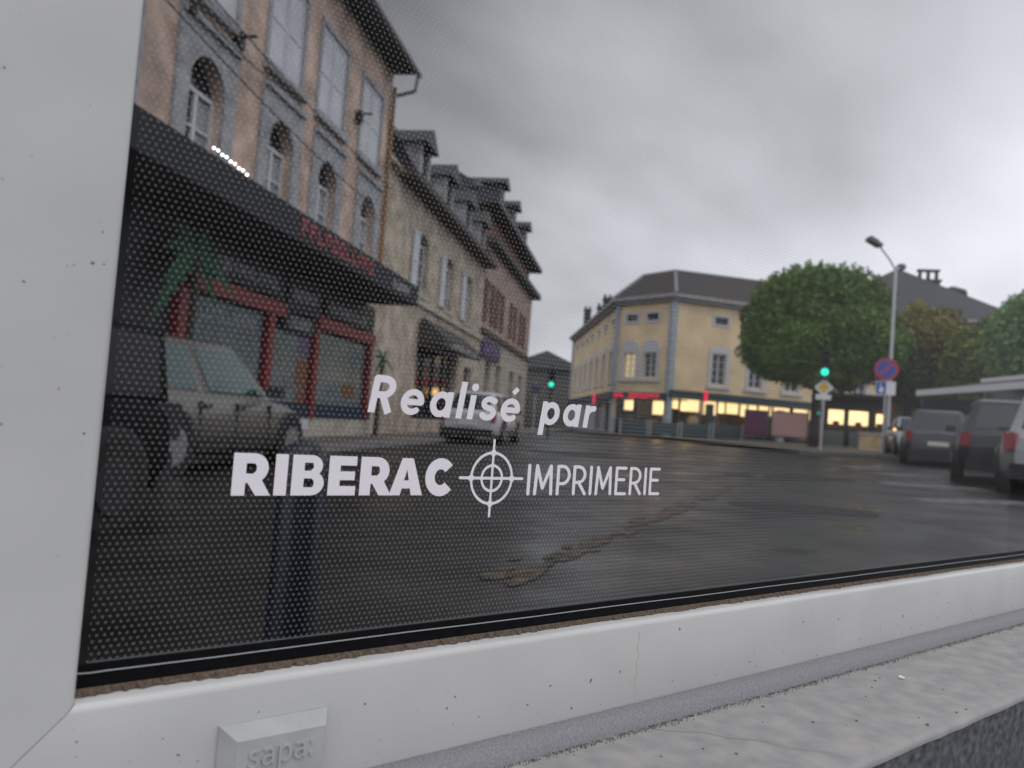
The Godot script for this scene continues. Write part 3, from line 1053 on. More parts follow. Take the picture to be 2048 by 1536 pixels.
func left_row() -> void:
	var turn := deg_to_rad(90.0 - ROW)
	var deep := 0.22
	# ---- first house: local x = u - 6
	var h1 := thing("cream_house", "tall cream house with arched windows and grey shutters above the dark canopy", "house", row(6, 0), turn)
	var ops := []
	var arches := []
	for u in [8.45, 10.9, 13.45, 15.66, 18.23]:
		var o := [u - 6 - 0.49, 4.3, u - 6 + 0.49, 6.0, 0.49]
		ops.append(o); arches.append(o)
	var uppers := []
	for u in [8.5, 10.92, 13.4, 15.6, 18.03]:
		var o := [u - 6 - 0.68, 6.85, u - 6 + 0.68, 8.7, 0.0]
		ops.append(o); uppers.append(o)
	var s := Shape.new()
	s.wall(-6.0, 13.4, -0.8, 9.8, ops, deep)
	s.quad(Vector3(13.4, -0.8, 0), Vector3(13.4, -0.8, -9), Vector3(13.4, 9.8, -9), Vector3(13.4, 9.8, 0))
	s.quad(Vector3(-6, -0.8, -9), Vector3(-6, -0.8, 0), Vector3(-6, 9.8, 0), Vector3(-6, 9.8, -9))
	s.quad(Vector3(13.4, -0.8, -9), Vector3(-6, -0.8, -9), Vector3(-6, 9.8, -9), Vector3(13.4, 9.8, -9))
	part("wall", s, M.cream, h1)
	for i in arches.size():
		var o: Array = arches[i]
		s = Shape.new()   # grey stone surround
		var sx0: float = o[0] - 0.34
		var sx1: float = o[2] + 0.34
		s.wall(sx0, sx1, 4.2, 6.38, [o], 0.06, 0.06)
		s.span(sx0 + 0.002, sx1 - 0.002, 6.381, 6.5, 0.0, 0.12)
		s.quad(Vector3(sx1, 4.2, 0.06), Vector3(sx1, 4.2, 0), Vector3(sx1, 6.38, 0), Vector3(sx1, 6.38, 0.06))
		s.quad(Vector3(sx0, 4.2, 0), Vector3(sx0, 4.2, 0.06), Vector3(sx0, 6.38, 0.06), Vector3(sx0, 6.38, 0))
		part("stone_surround", s, M.stone, h1)
		var win := window_at(h1, o, deep, M.window_white, M.window_glass, 1, "arched_window")
		for q in [[o[0] + 0.08, o[0] + 0.34], [o[2] - 0.34, o[2] - 0.08]]:
			s = Shape.new()
			for k in 5:   # a hanging net curtain in soft folds
				var xa := lerpf(q[0], q[1], k / 5.0)
				var xb := lerpf(q[0], q[1], (k + 1) / 5.0)
				s.quad(Vector3(xa, 4.38, -deep + 0.022 + 0.006 * (k % 2)), Vector3(xb, 4.38, -deep + 0.028 - 0.006 * (k % 2)), Vector3(xb, 5.42, -deep + 0.028 - 0.006 * (k % 2)), Vector3(xa, 5.42, -deep + 0.022 + 0.006 * (k % 2)))
			part("curtain", s, M.curtain, win)
	for o in uppers:
		s = Shape.new()
		s.span(o[0] - 0.14, o[2] + 0.14, o[1] - 0.17, o[1] - 0.02, 0.0, 0.13)
		s.span(o[0] - 0.12, o[0], o[1] - 0.02, o[3], 0.0, 0.03)
		s.span(o[2], o[2] + 0.12, o[1] - 0.02, o[3], 0.0, 0.03)
		s.span(o[0] - 0.12, o[2] + 0.12, o[3], o[3] + 0.13, 0.0, 0.04)
		part("window_surround", s, M.stone, h1)
		var mid: float = (o[0] + o[2]) / 2
		shutter_panel(h1, o[0] + 0.01, mid - 0.012, o[1], o[3] - 0.01, -0.06, M.shutter)
		shutter_panel(h1, mid + 0.012, o[2] - 0.01, o[1], o[3] - 0.01, -0.06, M.shutter)
	s = Shape.new()   # roof with a deep dark eave
	s.plate([Vector2(0.6, 9.75), Vector2(0.6, 9.95), Vector2(-4.5, 13.0), Vector2(-9.6, 9.95), Vector2(-9.6, 9.75)], -13.55, 6.0, Transform3D(Basis(Vector3(0, 0, 1), Vector3(0, 1, 0), Vector3(-1, 0, 0)), Vector3.ZERO))
	var roof := part("roof", s, M.slate, h1)
	s = Shape.new()
	s.tube(Vector3(-6, 9.74, 0.67), Vector3(13.58, 9.74, 0.67), 0.08, 0.08, 8)
	s.path([Vector3(13.5, 9.7, 0.65), Vector3(13.5, 9.28, 0.6), Vector3(13.5, 9.15, 0.1)], 0.05, 6)
	part("gutter", s, M.zinc, roof)
	s = Shape.new()
	s.tube(Vector3(13.33, 9.3, 0.09), Vector3(13.33, 4.4, 0.09), 0.055, 0.055, 8)
	part("downpipe", s, M.copper_pipe, h1)
	for q in [[2.6, 6.95, 13.3, 6.55], [3.0, 6.2, 11.9, 5.75], [3.6, 6.55, 7.0, 6.45]]:
		s = Shape.new()
		var pts := []
		for k in 13:
			var f := k / 12.0
			pts.append(Vector3(lerpf(q[0], q[2], f), lerpf(q[1], q[3], f) - 0.12 * sin(f * PI), 0.2))
		s.path(pts, 0.014, 5)
		part("wall_cable", s, M.wire, h1)
	for q in [[4.2, 6.6], [5.6, 6.72], [11.05, 7.65]]:
		s = Shape.new()
		s.span(q[0] - 0.07, q[0] + 0.07, q[1] - 0.22, q[1] + 0.06, 0.0, 0.16)
		s.span(q[0] - 0.02, q[0] + 0.02, q[1] - 0.02, q[1] + 0.02, 0.161, 0.4)
		part("wall_bracket", s, M.wire, h1)
	# ---- canopy and shop front
	var cp := thing("shop_canopy", "long dark canopy with red lettering on its front, over the red framed shop", "canopy", row(6, 0), turn)
	s = Shape.new()
	s.plate([Vector2(0.01, 3.36), Vector2(1.4, 3.36), Vector2(1.4, 3.84), Vector2(0.01, 4.46)], -12.62, 2.0, Transform3D(Basis(Vector3(0, 0, 1), Vector3(0, 1, 0), Vector3(-1, 0, 0)), Vector3.ZERO))
	part("canopy_body", s, M.canopy, cp)
	marks("red_lettering", cp, M.fascia_red, 5.75, 9.3, 3.46, 3.76, 1.401, 11, 4)
	marks("pale_lettering", cp, M.faded_white, 10.6, 11.9, 3.48, 3.68, 1.401, 7, 8)
	var sh := thing("shopfront", "dark shop front with red posts, faded signs and wide display windows under the canopy", "shop front", row(6, 0), turn)
	s = Shape.new()
	s.span(3.2, 13.3, 0.42, 3.35, 0.005, 0.08)
	part("back_board", s, M.shop_dark, sh)
	s = Shape.new()
	s.span(3.2, 13.3, -0.5, 0.42, 0.005, 0.16)
	part("plinth", s, M.pale_stone, sh)
	for q in [[4.72, 7.18, 0.72, 2.3], [7.62, 9.25, 0.72, 2.12], [9.68, 12.65, 0.72, 2.28]]:
		s = Shape.new()
		s.span(q[0], q[1], q[2], q[3], 0.081, 0.12)
		part("display_pane", s, M.display, sh)
	for x in [4.55, 7.4, 9.5, 12.85]:
		s = Shape.new()
		s.span(x - 0.11, x + 0.11, 0.42, 2.34, 0.081, 0.22)
		part("red_post", s, M.shop_red, sh)
	for q in [[4.7, 7.85], [9.45, 13.0]]:
		s = Shape.new()
		s.span(q[0], q[1], 2.35, 2.6, 0.081, 0.26)
		part("red_lintel", s, M.shop_red, sh)
	for q in [[5.1, 7.75, 2.66, 3.12], [7.9, 9.5, 2.52, 3.2], [7.85, 9.25, 2.13, 2.46], [9.75, 12.5, 2.66, 3.05]]:
		s = Shape.new()
		s.span(q[0], q[1], q[2], q[3], 0.081, 0.24)
		var sg := part("sign_board", s, M.shop_dark, sh)
		var mid: float = (q[2] + q[3]) / 2
		marks("faded_lettering", sg, M.faded_white, q[0] + 0.2, q[1] - 0.25, mid - 0.11, mid + 0.11, 0.242, int((q[1] - q[0]) / 0.2), int(q[0] * 10))
	marks("window_lettering", sh, M.faded_white, 4.95, 6.9, 1.95, 2.16, 0.122, 12, 77)
	s = Shape.new()
	s.span(7.6, 13.2, 0.43, 0.71, 0.081, 0.19)
	part("blue_base_panel", s, M.shop_base, sh)
	for q in [[8.75, 9.3, 1.05, 1.62, "poster_orange"], [8.8, 9.3, 1.7, 2.1, "poster_violet"], [8.85, 9.3, 0.72, 1.0, "poster_orange"], [11.3, 12.1, 0.95, 1.25, "poster_orange"]]:
		s = Shape.new()
		s.span(q[0], q[1], q[2], q[3], 0.122, 0.13)
		part("poster", s, M[q[4]], sh)
	for q in [[4.35, 2.75, 0.95, "green artificial palm crown at the near end of the shop front"], [12.95, 2.0, 0.55, "smaller green artificial palm crown at the far end of the shop front"]]:
		var pl := thing("palm_ornament", q[3], "palm ornament", row(6 + q[0], 0.5, q[1]), turn, "palm ornaments beside the shop front")
		for k in 9:
			s = Shape.new()
			var ang := deg_to_rad(-30.0 + 240.0 * k / 8.0)
			var len: float = q[2] * (0.85 + 0.3 * fmod(k * 0.37, 1.0))
			var prev := Vector3.ZERO
			for i in 6:
				var f := (i + 1) / 6.0
				var p := Vector3(cos(ang) * len * f, sin(ang) * len * f - 0.55 * len * f * f, 0.14 * sin(k * 2.0) * f)
				var wd := 0.17 * len * sin(PI * (f * 0.86 + 0.08))
				var dr := (p - prev).normalized()
				var nn := Vector3(-dr.y, dr.x, 0) * wd
				s.tri(prev, p + nn * 0.2, prev + nn + dr * 0.05)
				s.tri(prev, prev - nn + dr * 0.05, p - nn * 0.2)
				s.quad(prev - nn * 0.4, p - nn * 0.4, p + nn * 0.4, prev + nn * 0.4)
				prev = p
			part("frond", s, M.palm, pl)
		s = Shape.new()
		s.tube(Vector3(0, -q[1] + 0.12 + gy(-6), -0.05), Vector3(0, 0, 0), 0.07, 0.05, 8)
		part("stem", s, M.bark, pl)
	# ---- second house, mansard roof: local x = u - 19.4
	var h2 := thing("mansard_house", "beige house with slate mansard roof and a row of dormers beyond the cream house", "house", row(19.4, -0.02), turn)
	ops = []
	var w2 := []
	for u in [23.55, 27.0, 30.3]:
		var o := [u - 19.4 - 0.55, 4.45, u - 19.4 + 0.55, 6.35, 0.3]
		ops.append(o); w2.append(o)
	ops.append([4.3, 0.5, 9.9, 2.95, 0.0])
	ops.append([11.2, 0.3, 12.6, 2.7, 0.0])
	s = Shape.new()
	s.wall(0, 13.9, -0.8, 7.3, ops, deep)
	s.quad(Vector3(13.9, -0.8, 0), Vector3(13.9, -0.8, -9), Vector3(13.9, 7.3, -9), Vector3(13.9, 7.3, 0))
	s.plate([Vector2(0.0, 7.3), Vector2(0.25, 7.35), Vector2(-0.35, 8.1), Vector2(-0.75, 9.5), Vector2(-2.2, 9.6), Vector2(-2.2, 7.3)], -1.0, -0.002, Transform3D(Basis(Vector3(0, 0, 1), Vector3(0, 1, 0), Vector3(-1, 0, 0)), Vector3.ZERO))
	part("wall", s, M.cream2, h2)
	for o in w2:
		s = Shape.new()
		s.span(o[0] - 0.12, o[0], o[1], o[3], 0.0, 0.05)
		s.span(o[2], o[2] + 0.12, o[1], o[3], 0.0, 0.05)
		s.span(o[0] - 0.2, o[2] + 0.2, o[1] - 0.14, o[1] - 0.001, 0.0, 0.12)
		part("window_surround", s, M.pale_stone, h2)
		window_at(h2, o, deep, M.window_white, M.window_glass, 2)
		shutter_panel(h2, o[0] - 0.72, o[0] - 0.13, o[1], o[3] - 0.1, 0.03, M.shutter)
	s = Shape.new()
	s.span(0.0, 13.9, 4.08, 4.26, 0.001, 0.12)
	part("string_course", s, M.pale_stone, h2)
	s = Shape.new()
	s.plate([Vector2(-0.05, 7.3), Vector2(0.55, 7.3), Vector2(0.55, 7.5), Vector2(-0.05, 7.55)], -13.95, -1.05, Transform3D(Basis(Vector3(0, 0, 1), Vector3(0, 1, 0), Vector3(-1, 0, 0)), Vector3.ZERO))
	part("eave", s, M.soffit, h2)
	s = Shape.new()
	s.plate([Vector2(0.5, 7.52), Vector2(-0.1, 8.0), Vector2(-0.75, 9.3), Vector2(-4.5, 10.1), Vector2(-9, 9.3), Vector2(-9, 7.52)], -13.92, -1.1, Transform3D(Basis(Vector3(0, 0, 1), Vector3(0, 1, 0), Vector3(-1, 0, 0)), Vector3.ZERO))
	var rf2 := part("roof", s, M.slate, h2)
	for x in [2.9, 6.0, 9.0, 11.9]:
		s = Shape.new()
		s.span(x - 0.56, x - 0.38, 7.6, 8.72, -0.6, 0.22)
		s.span(x + 0.38, x + 0.56, 7.6, 8.72, -0.6, 0.22)
		s.span(x - 0.38, x + 0.38, 7.6, 7.7, -0.6, 0.22)
		var dm := part("dormer", s, M.stone, rf2)
		s = Shape.new()
		s.plate([Vector2(x - 0.72, 8.72), Vector2(x + 0.72, 8.72), Vector2(x, 9.3)], -1.6, 0.42)
		part("dormer_roof", s, M.slate, rf2)
		s = Shape.new()
		s.span(x - 0.38, x + 0.38, 7.7, 8.72, -0.3, 0.12)
		part("dormer_pane", s, M.window_glass, rf2)
	s = Shape.new()
	s.tube(Vector3(1.6, 9.6, -1.2), Vector3(1.6, 10.7, -1.2), 0.02, 0.02, 5)
	s.tube(Vector3(1.2, 10.55, -1.2), Vector3(2.4, 10.75, -1.2), 0.015, 0.015, 5)
	part("aerial", s, M.wire, rf2)
	s = Shape.new()
	s.span(13.75, 14.35, 8.4, 10.2, -1.0, -0.45)
	s.span(13.68, 14.42, 10.2, 10.3, -1.07, -0.38)
	s.tube(Vector3(14.05, 10.3, -0.72), Vector3(14.05, 10.95, -0.72), 0.17, 0.15, 8)
	s.tube(Vector3(14.05, 10.95, -0.72), Vector3(14.05, 11.3, -0.72), 0.42, 0.1, 8)
	part("chimney", s, M.slate_pale, h2)
	s = Shape.new()
	s.span(4.32, 9.88, 0.5, 2.93, -0.32, -0.22)
	var sw2 := part("shop_window", s, M.window_glass, h2)
	for x in [5.7, 7.1, 8.5]:
		s = Shape.new()
		s.span(x - 0.04, x + 0.04, 0.5, 2.93, -0.22, -0.16)
		part("glazing_bar", s, M.trim, sw2)
	s = Shape.new()
	s.span(11.2, 12.6, 0.3, 2.7, -0.32, -0.22)
	part("door", s, M.shop_dark, h2)
	s = Shape.new()
	s.plate([Vector2(0.13, 3.75), Vector2(0.13, 3.0), Vector2(0.9, 2.85), Vector2(0.9, 3.15)], -9.95, -4.2, Transform3D(Basis(Vector3(0, 0, 1), Vector3(0, 1, 0), Vector3(-1, 0, 0)), Vector3.ZERO))
	var aw := part("awning", s, M.awning, h2, "dark awning over the shop window")
	marks("awning_lettering", aw, M.faded_white, 5.2, 9.4, 2.9, 3.1, 0.903, 14, 5)
	# ---- third house, pink with red shutters: local x = u - 33.3
	var h3 := thing("pink_house", "pinkish corner house with dark red shutters at the end of the left row", "house", row(33.3, -0.05), turn)
	ops = []
	var w3 := []
	for x in [1.4, 4.2, 8.4, 11.9]:
		var o := [x - 0.5, 5.05, x + 0.5, 6.95, 0.0]
		ops.append(o); w3.append(o)
	for x in [2.4, 5.2, 9.4, 12.6]:
		ops.append([x - 0.7, 1.2, x + 0.7, 3.35, 0.0])
	s = Shape.new()
	s.wall(0, 15.4, 4.6, 8.5, ops.slice(0, 4), deep)
	s.quad(Vector3(15.4, 4.6, 0), Vector3(15.4, 4.6, -9), Vector3(15.4, 8.5, -9), Vector3(15.4, 8.5, 0))
	var up := part("wall", s, M.pink, h3)
	s = Shape.new()
	s.wall(0, 15.4, -0.8, 4.6, ops.slice(4), deep, 0.02)
	s.quad(Vector3(15.4, -0.8, 0.02), Vector3(15.4, -0.8, -9), Vector3(15.4, 4.6, -9), Vector3(15.4, 4.6, 0.02))
	part("ground_floor_wall", s, M.pale_stone, h3)
	for o in w3:
		window_at(h3, o, deep, M.window_white, M.window_glass, 2)
		shutter_panel(h3, o[0] - 0.62, o[0] - 0.03, o[1], o[3], 0.02, M.red_shutter)
		shutter_panel(h3, o[2] + 0.03, o[2] + 0.62, o[1], o[3], 0.02, M.red_shutter)
	for o in ops.slice(4):
		s = Shape.new()
		s.span(o[0], o[2], o[1], o[3], -deep - 0.06, -deep + 0.02)
		part("shop_pane", s, M.window_glass, h3)
	for q in [[4.45, 4.7, 0.16], [8.5, 8.8, 0.5]]:
		s = Shape.new()
		s.span(-0.05, 15.4 + q[2], q[0], q[1], -0.2, q[2])
		part("cornice", s, M.soffit, h3)
	s = Shape.new()
	s.wall(0, 15.3, 8.8, 10.3, [], 0.1, -0.3)
	s.quad(Vector3(15.3, 8.8, -0.3), Vector3(15.3, 8.8, -9), Vector3(15.3, 10.3, -9), Vector3(15.3, 10.3, -0.3))
	part("attic_wall", s, M.brick, h3)
	s = Shape.new()
	s.plate([Vector2(0.45, 10.25), Vector2(0.45, 10.5), Vector2(-1.6, 11.7), Vector2(-8, 11.7), Vector2(-9.3, 10.25)], -15.9, 0.1, Transform3D(Basis(Vector3(0, 0, 1), Vector3(0, 1, 0), Vector3(-1, 0, 0)), Vector3.ZERO))
	var rf3 := part("roof", s, M.slate, h3)
	for x in [2.6, 6.4, 10.6]:
		s = Shape.new()
		s.span(x - 0.5, x + 0.5, 10.5, 11.8, -1.8, 0.05)
		s.plate([Vector2(x - 0.75, 11.8), Vector2(x + 0.75, 11.8), Vector2(x, 12.25)], -2.2, 0.3)
		part("dormer", s, M.slate, rf3)
	for x in [13.6]:
		s = Shape.new()
		s.span(x - 0.6, x + 0.6, 10.8, 12.4, -2.6, -1.7)
		s.span(x - 0.68, x + 0.68, 12.4, 12.55, -2.7, -1.6)
		part("chimney", s, M.brick, rf3)
	s = Shape.new()
	s.span(0.2, 4.6, 3.45, 4.25, 0.021, 0.16)
	var sb := part("shop_sign", s, M.sign_violet, h3, "dark violet shop sign")
	marks("sign_lettering", sb, mat("violet_letters", Color(0.16, 0.13, 0.28), 0.6), 0.6, 4.2, 3.65, 4.05, 0.162, 7, 12)

# ---------------------------------------------------------------- the yellow corner building
func yellow_building() -> void:
	var p0 := Vector2(6.05, -78)
	var p1 := Vector2(7.0, -52.7)
	var p2 := Vector2(10.0, -49.0)
	var p3 := Vector2(26.4, -54.4)
	var top := 9.05
	var yb := thing("yellow_building", "yellow corner building with pale pilasters and brown roof over a lit shop band", "building", Vector3.ZERO)
	var lit := [["c", p0, p1], ["a", p1, p2], ["b", p2, p3]]
	for e in lit:
		var a: Vector2 = e[1]
		var b: Vector2 = e[2]
		var d := (b - a).normalized()
		var fr := Node3D.new()
		var len := a.distance_to(b)
		var xf := Transform3D(Basis(Vector3(d.x, 0, d.y), Vector3.UP, Vector3(-d.y, 0, d.x)), Vector3(a.x, 0, a.y))
		var ops := []
		var wins := []
		var attic := []
		var xs := []
		if e[0] == "a":
			xs = [1.25, 3.05]
		elif e[0] == "b":
			xs = [3.55, 6.4, 9.3, 12.2, 15.0]
		else:
			xs = [3.0, 6.4, 9.8, 13.2, 16.6, 20.0, 23.2]
		for x in xs:
			var rise := 0.5 if e[0] == "a" else 0.0
			var o := [x - 0.52, 3.95, x + 0.52, 5.95 if e[0] == "b" else 6.1, rise]
			wins.append(o)
			if e[0] == "a":
				o = [x - 0.52, 4.1, x + 0.52, 5.75, 0.0]
				wins[-1] = o
			ops.append(o)
			var q := [x - 0.5, 7.9, x + 0.5, 8.35, 0.0]
			attic.append(q)
			ops.append(q)
		var fb := 2.87 if e[0] == "b" else 2.62
		var ft := fb + 0.48
		var s := Shape.new()
		s.wall(0, len, ft, top, ops, 0.2)
		var w := part("wall", s, M.yellow, yb)
		w.transform = xf
		for o in wins:
			var win := window_at(w, o, 0.2, M.window_white, M.lit_window if (e[0] == "a" and o == wins[0]) else M.window_glass, 3)
			# pale surround with a round or square head
			s = Shape.new()
			s.span(o[0] - 0.26, o[0], o[1] - 0.1, o[3], 0.0, 0.05)
			s.span(o[2], o[2] + 0.26, o[1] - 0.1, o[3], 0.0, 0.05)
			s.span(o[0] - 0.34, o[2] + 0.34, o[1] - 0.28, o[1] - 0.1, 0.0, 0.12)
			if e[0] == "a":
				var poly := [Vector2(o[0] - 0.26, o[3]), Vector2(o[2] + 0.26, o[3]), Vector2(o[2] + 0.26, o[3] + 0.28)]
				poly += arc_pts(Vector2((o[0] + o[2]) / 2, o[3] + 0.28), 0.78, 0.62, 0, 180, 12)
				s.plate(poly, 0.0, 0.05)
			else:
				s.span(o[0] - 0.26, o[2] + 0.26, o[3], o[3] + 0.42, 0.0, 0.05)
			part("window_surround", s, M.window_blue, w)
		for o in attic:
			s = Shape.new()
			s.span(o[0], o[2], o[1], o[3], -0.25, -0.16)
			part("attic_pane", s, M.window_glass, w)
			s = Shape.new()
			s.span(o[0] - 0.18, o[0], o[1] - 0.16, o[3] + 0.16, 0.0, 0.05)
			s.span(o[2], o[2] + 0.18, o[1] - 0.16, o[3] + 0.16, 0.0, 0.05)
			s.span(o[0], o[2], o[1] - 0.16, o[1], 0.0, 0.05)
			s.span(o[0], o[2], o[3], o[3] + 0.16, 0.0, 0.05)
			part("attic_surround", s, M.window_blue, w)
		s = Shape.new()
		s.span(-0.3, len + 0.3, top, top + 0.2, -0.4, 0.32)
		s.span(-0.4, len + 0.4, top + 0.2, top + 0.42, -0.4, 0.55)
		var cn := part("cornice", s, M.cornice, w)
		# the shop band below
		s = Shape.new()
		s.span(-0.1, len + 0.1, fb, ft, -0.3, 0.35)
		part("shop_fascia", s, M.teal_fascia, w)
		s = Shape.new()
		s.span(0, len, -0.8, ft, -4.0, -3.8)
		s.span(0, len, fb + 0.1, fb + 0.18, -3.8, -0.3)
		part("shop_interior", s, M.interior if e[0] != "c" else M.shop_dark, w)
		if e[0] != "c":
			var x := 0.25
			var k := 0
			while x < len - 0.8:
				var wd := 0.9 + 0.7 * fmod(k * 0.618, 1.0)
				wd = minf(wd, len - 0.3 - x)
				if not (e[0] == "a" and x > 0.7 and x < 2.0):
					s = Shape.new()
					var low := fb - 0.62 - 0.28 * fmod(k * 0.377 + 0.2, 1.0)
					s.span(x, x + wd, low, fb - 0.02, -0.75, -0.7)
					part("lit_panel", s, M.lit_warm, w)
				x += wd + 0.22
				k += 1
			var n := int(len / 3.0) + 1
			for i in n:
				var lamp := OmniLight3D.new()
				lamp.name = numbered(w, "shop_lamp")
				lamp.light_color = Color(1.0, 0.8, 0.5)
				lamp.light_energy = 0.5
				lamp.light_size = 0.25
				lamp.omni_range = 12.0
				lamp.omni_attenuation = 2.0
				lamp.shadow_enabled = true
				lamp.position = Vector3((i + 0.5) * len / n, 2.2, -0.45)
				w.add_child(lamp, true)
			for i in int(len / 1.7):
				s = Shape.new()
				var xx := 0.9 + i * 1.7
				s.span(xx - 0.045, xx + 0.045, -0.4, fb, -0.12, -0.04)
				part("mullion", s, M.teal_fascia, w)
			s = Shape.new()
			s.quad(Vector3(0, -0.2, -0.08), Vector3(len, -0.2, -0.08), Vector3(len, fb, -0.08), Vector3(0, fb, -0.08))
			part("shop_pane", s, clear_glass(), w)
			s = Shape.new()
			s.span(0.05, len - 0.05, -0.8, 0.75, -0.6, -0.2)
			part("stall_riser", s, M.teal_fascia, w)
			var seedy := 3 if e[0] == "a" else 9
			var r := RandomNumberGenerator.new()
			r.seed = seedy
			for i in int(len / 1.1):   # goods and figures of furniture inside, dark and brown
				s = Shape.new()
				var xx := 0.5 + i * 1.1
				var hh := r.randf_range(1.0, 1.75)
				s.span(xx - 0.3, xx + 0.3, 0.0, hh, -1.6, -1.2)
				s.span(xx - 0.2, xx + 0.25, hh, hh + 0.15, -1.5, -1.3)
				part("display_stand", s, [M.interior, M.shop_dark, M.pale_stone, M.interior][i % 4], w)
		else:
			s = Shape.new()
			s.wall(0, len, -0.8, 2.62, [[22.0, 0.4, 24.6, 2.4, 0.0], [17.5, 0.4, 20.5, 2.4, 0.0]], 0.2)
			part("lower_wall", s, M.stone, w)
		if e[0] == "a":
			marks("red_neon_lettering", w, M.sign_glow_red, 0.35, 1.35, 2.72, 3.06, 0.351, 3, 31)
			marks("red_neon_lettering", w, M.sign_glow_red, 1.7, 4.35, 2.72, 3.02, 0.351, 8, 32)
		if e[0] == "b":
			s = Shape.new()
			s.span(2.35, 2.55, 2.75, 3.45, 0.351, 0.5)
			part("red_neon_sign", s, M.sign_glow_red, w)
		fr.free()
	for q in [[p1, 0.34], [p2, 0.4], [p0, 0.34]]:
		var s := Shape.new()
		var c: Vector2 = q[0]
		s.box(Vector3(c.x, 4.55, c.y + 0.0), Vector3(q[1], 9.0, q[1]), Basis(Vector3.UP, deg_to_rad(20)))
		part("pilaster", s, M.pilaster, yb)
	for x in [3.0, 8.5, 13.5]:   # posts of the shop band
		var d := (p3 - p2).normalized()
		var c: Vector2 = p2 + d * x + Vector2(-d.y, d.x) * 0.1
		var s := Shape.new()
		s.box(Vector3(c.x, 1.2, c.y), Vector3(0.42, 2.9, 0.34), Basis(Vector3.UP, atan2(-d.y, d.x)))
		part("shop_post", s, M.teal_fascia if x < 4 else M.pilaster, yb)
	# hipped brown roof, set back behind the eaves
	var e0 := Vector3(5.5, 9.47, -78); var e1 := Vector3(6.45, 9.47, -52.6); var e2 := Vector3(9.95, 9.47, -48.4); var e3 := Vector3(26.6, 9.47, -53.9)
	var r0 := Vector3(12, 11.9, -78); var r1 := Vector3(8.9, 11.75, -55.2); var r2 := Vector3(10.8, 11.9, -53.4); var r3 := Vector3(24.5, 12.3, -58.5)
	var s := Shape.new()
	s.quad(e0, e1, r1, r0)
	s.quad(e1, e2, r2, r1)
	s.quad(e2, e3, r3, r2)
	s.quad(r0, r1, r2, r3)
	s.quad(e3, Vector3(26.6, 9.47, -78), r0, r3)
	var roof := part("roof", s, M.brown_tile, yb)
	s = Shape.new()
	for q in [[e1, r1], [e2, r2], [r1, r2], [r2, r3]]:
		s.tube(q[0], q[1], 0.12, 0.12, 6)
	part("ridge_tiles", s, M.zinc, roof)
	for q in [[Vector3(7.4, 10.0, -68), 0.3], [Vector3(7.2, 10.0, -62), 0.1], [Vector3(6.9, 10.0, -75.5), 1.1]]:
		s = Shape.new()
		var b: Vector3 = q[0]
		s.box(b + Vector3(0, q[1] * 0.5, 0), Vector3(0.62, q[1] + 1.6, 0.9))
		s.box(b + Vector3(0, q[1] + 0.86, 0), Vector3(0.74, 0.12, 1.05))
		for k in 2:
			s.tube(b + Vector3(-0.2 + 0.4 * k, q[1] + 0.92, 0), b + Vector3(-0.2 + 0.4 * k, q[1] + 1.25, 0), 0.13, 0.1, 8)
		part("chimney", s, M.slate, roof)
	s = Shape.new()
	s.quad(Vector3(26.4, -0.8, -54.4), Vector3(26.4, -0.8, -78), Vector3(26.4, 9.4, -78), Vector3(26.4, 9.4, -54.4))
	part("side_wall", s, M.yellow, yb)
	s = Shape.new()
	s.box(Vector3(6.15, 2.72, -57.2), Vector3(0.12, 0.75, 0.55))
	var o := part("red_lit_sign", s, M.sign_glow_red, self)
	tag(o, "small red glowing sign on the side wall of the yellow building, facing the side street", "sign")

func clear_glass() -> StandardMaterial3D:
	if M.has("clear"):
		return M["clear"]
	var m := StandardMaterial3D.new()
	m.resource_name = "clear_glass"
	m.transparency = BaseMaterial3D.TRANSPARENCY_ALPHA
	m.albedo_color = Color(0.05, 0.06, 0.06, 0.12)
	m.roughness = 0.03
	m.metallic_specular = 0.4
	M["clear"] = m
	return m

# ---------------------------------------------------------------- far buildings
func simple_house(called: String, label: String, c: Vector3, size: Vector3, ridge: float, turn: float, wall_m: Material, roof_m: Material, hip: float, rows: int, cols: int, group := "") -> Node3D:
	var h := thing(called, label, "house", c, turn, group)
	var ops := []
	for i in cols:
		for j in rows:
			var x := -size.x / 2 + size.x * (i + 0.5) / cols
			var y := 1.0 + j * 2.9
			if y + 1.8 < size.y:
				ops.append([x - 0.5, y, x + 0.5, y + 1.6, 0.0])
	var s := Shape.new()
	s.wall(-size.x / 2, size.x / 2, -1.0, size.y, ops, 0.18)
	for sg in [-1.0, 1.0]:
		var a := Vector3(sg * size.x / 2, -1, 0)
		var b := Vector3(sg * size.x / 2, -1, -size.z)
		if sg > 0:
			s.quad(a, b, b + Vector3(0, size.y + 1, 0), a + Vector3(0, size.y + 1, 0))
		else:
			s.quad(b, a, a + Vector3(0, size.y + 1, 0), b + Vector3(0, size.y + 1, 0))
	part("wall", s, wall_m, h)
	for o in ops:
		window_at(h, o, 0.18, M.window_white, M.window_glass, 1)
	s = Shape.new()
	var e := 0.5
	var x := size.x / 2 + e
	var a := Vector3(-x, size.y, e); var b := Vector3(x, size.y, e); var cc := Vector3(x, size.y, -size.z - e); var d := Vector3(-x, size.y, -size.z - e)
	var p := Vector3(-x + hip, size.y + ridge, -size.z / 2); var q := Vector3(x - hip, size.y + ridge, -size.z / 2)
	s.quad(a, b, q, p); s.tri(b, cc, q); s.quad(cc, d, p, q); s.tri(d, a, p)
	s.quad(a, d, cc, b)
	part("roof", s, roof_m, h)
	s = Shape.new()
	s.span(-x, x, size.y - 0.22, size.y - 0.02, e - 0.1, e + 0.06)
	part("gutter", s, M.cornice, h)
	return h

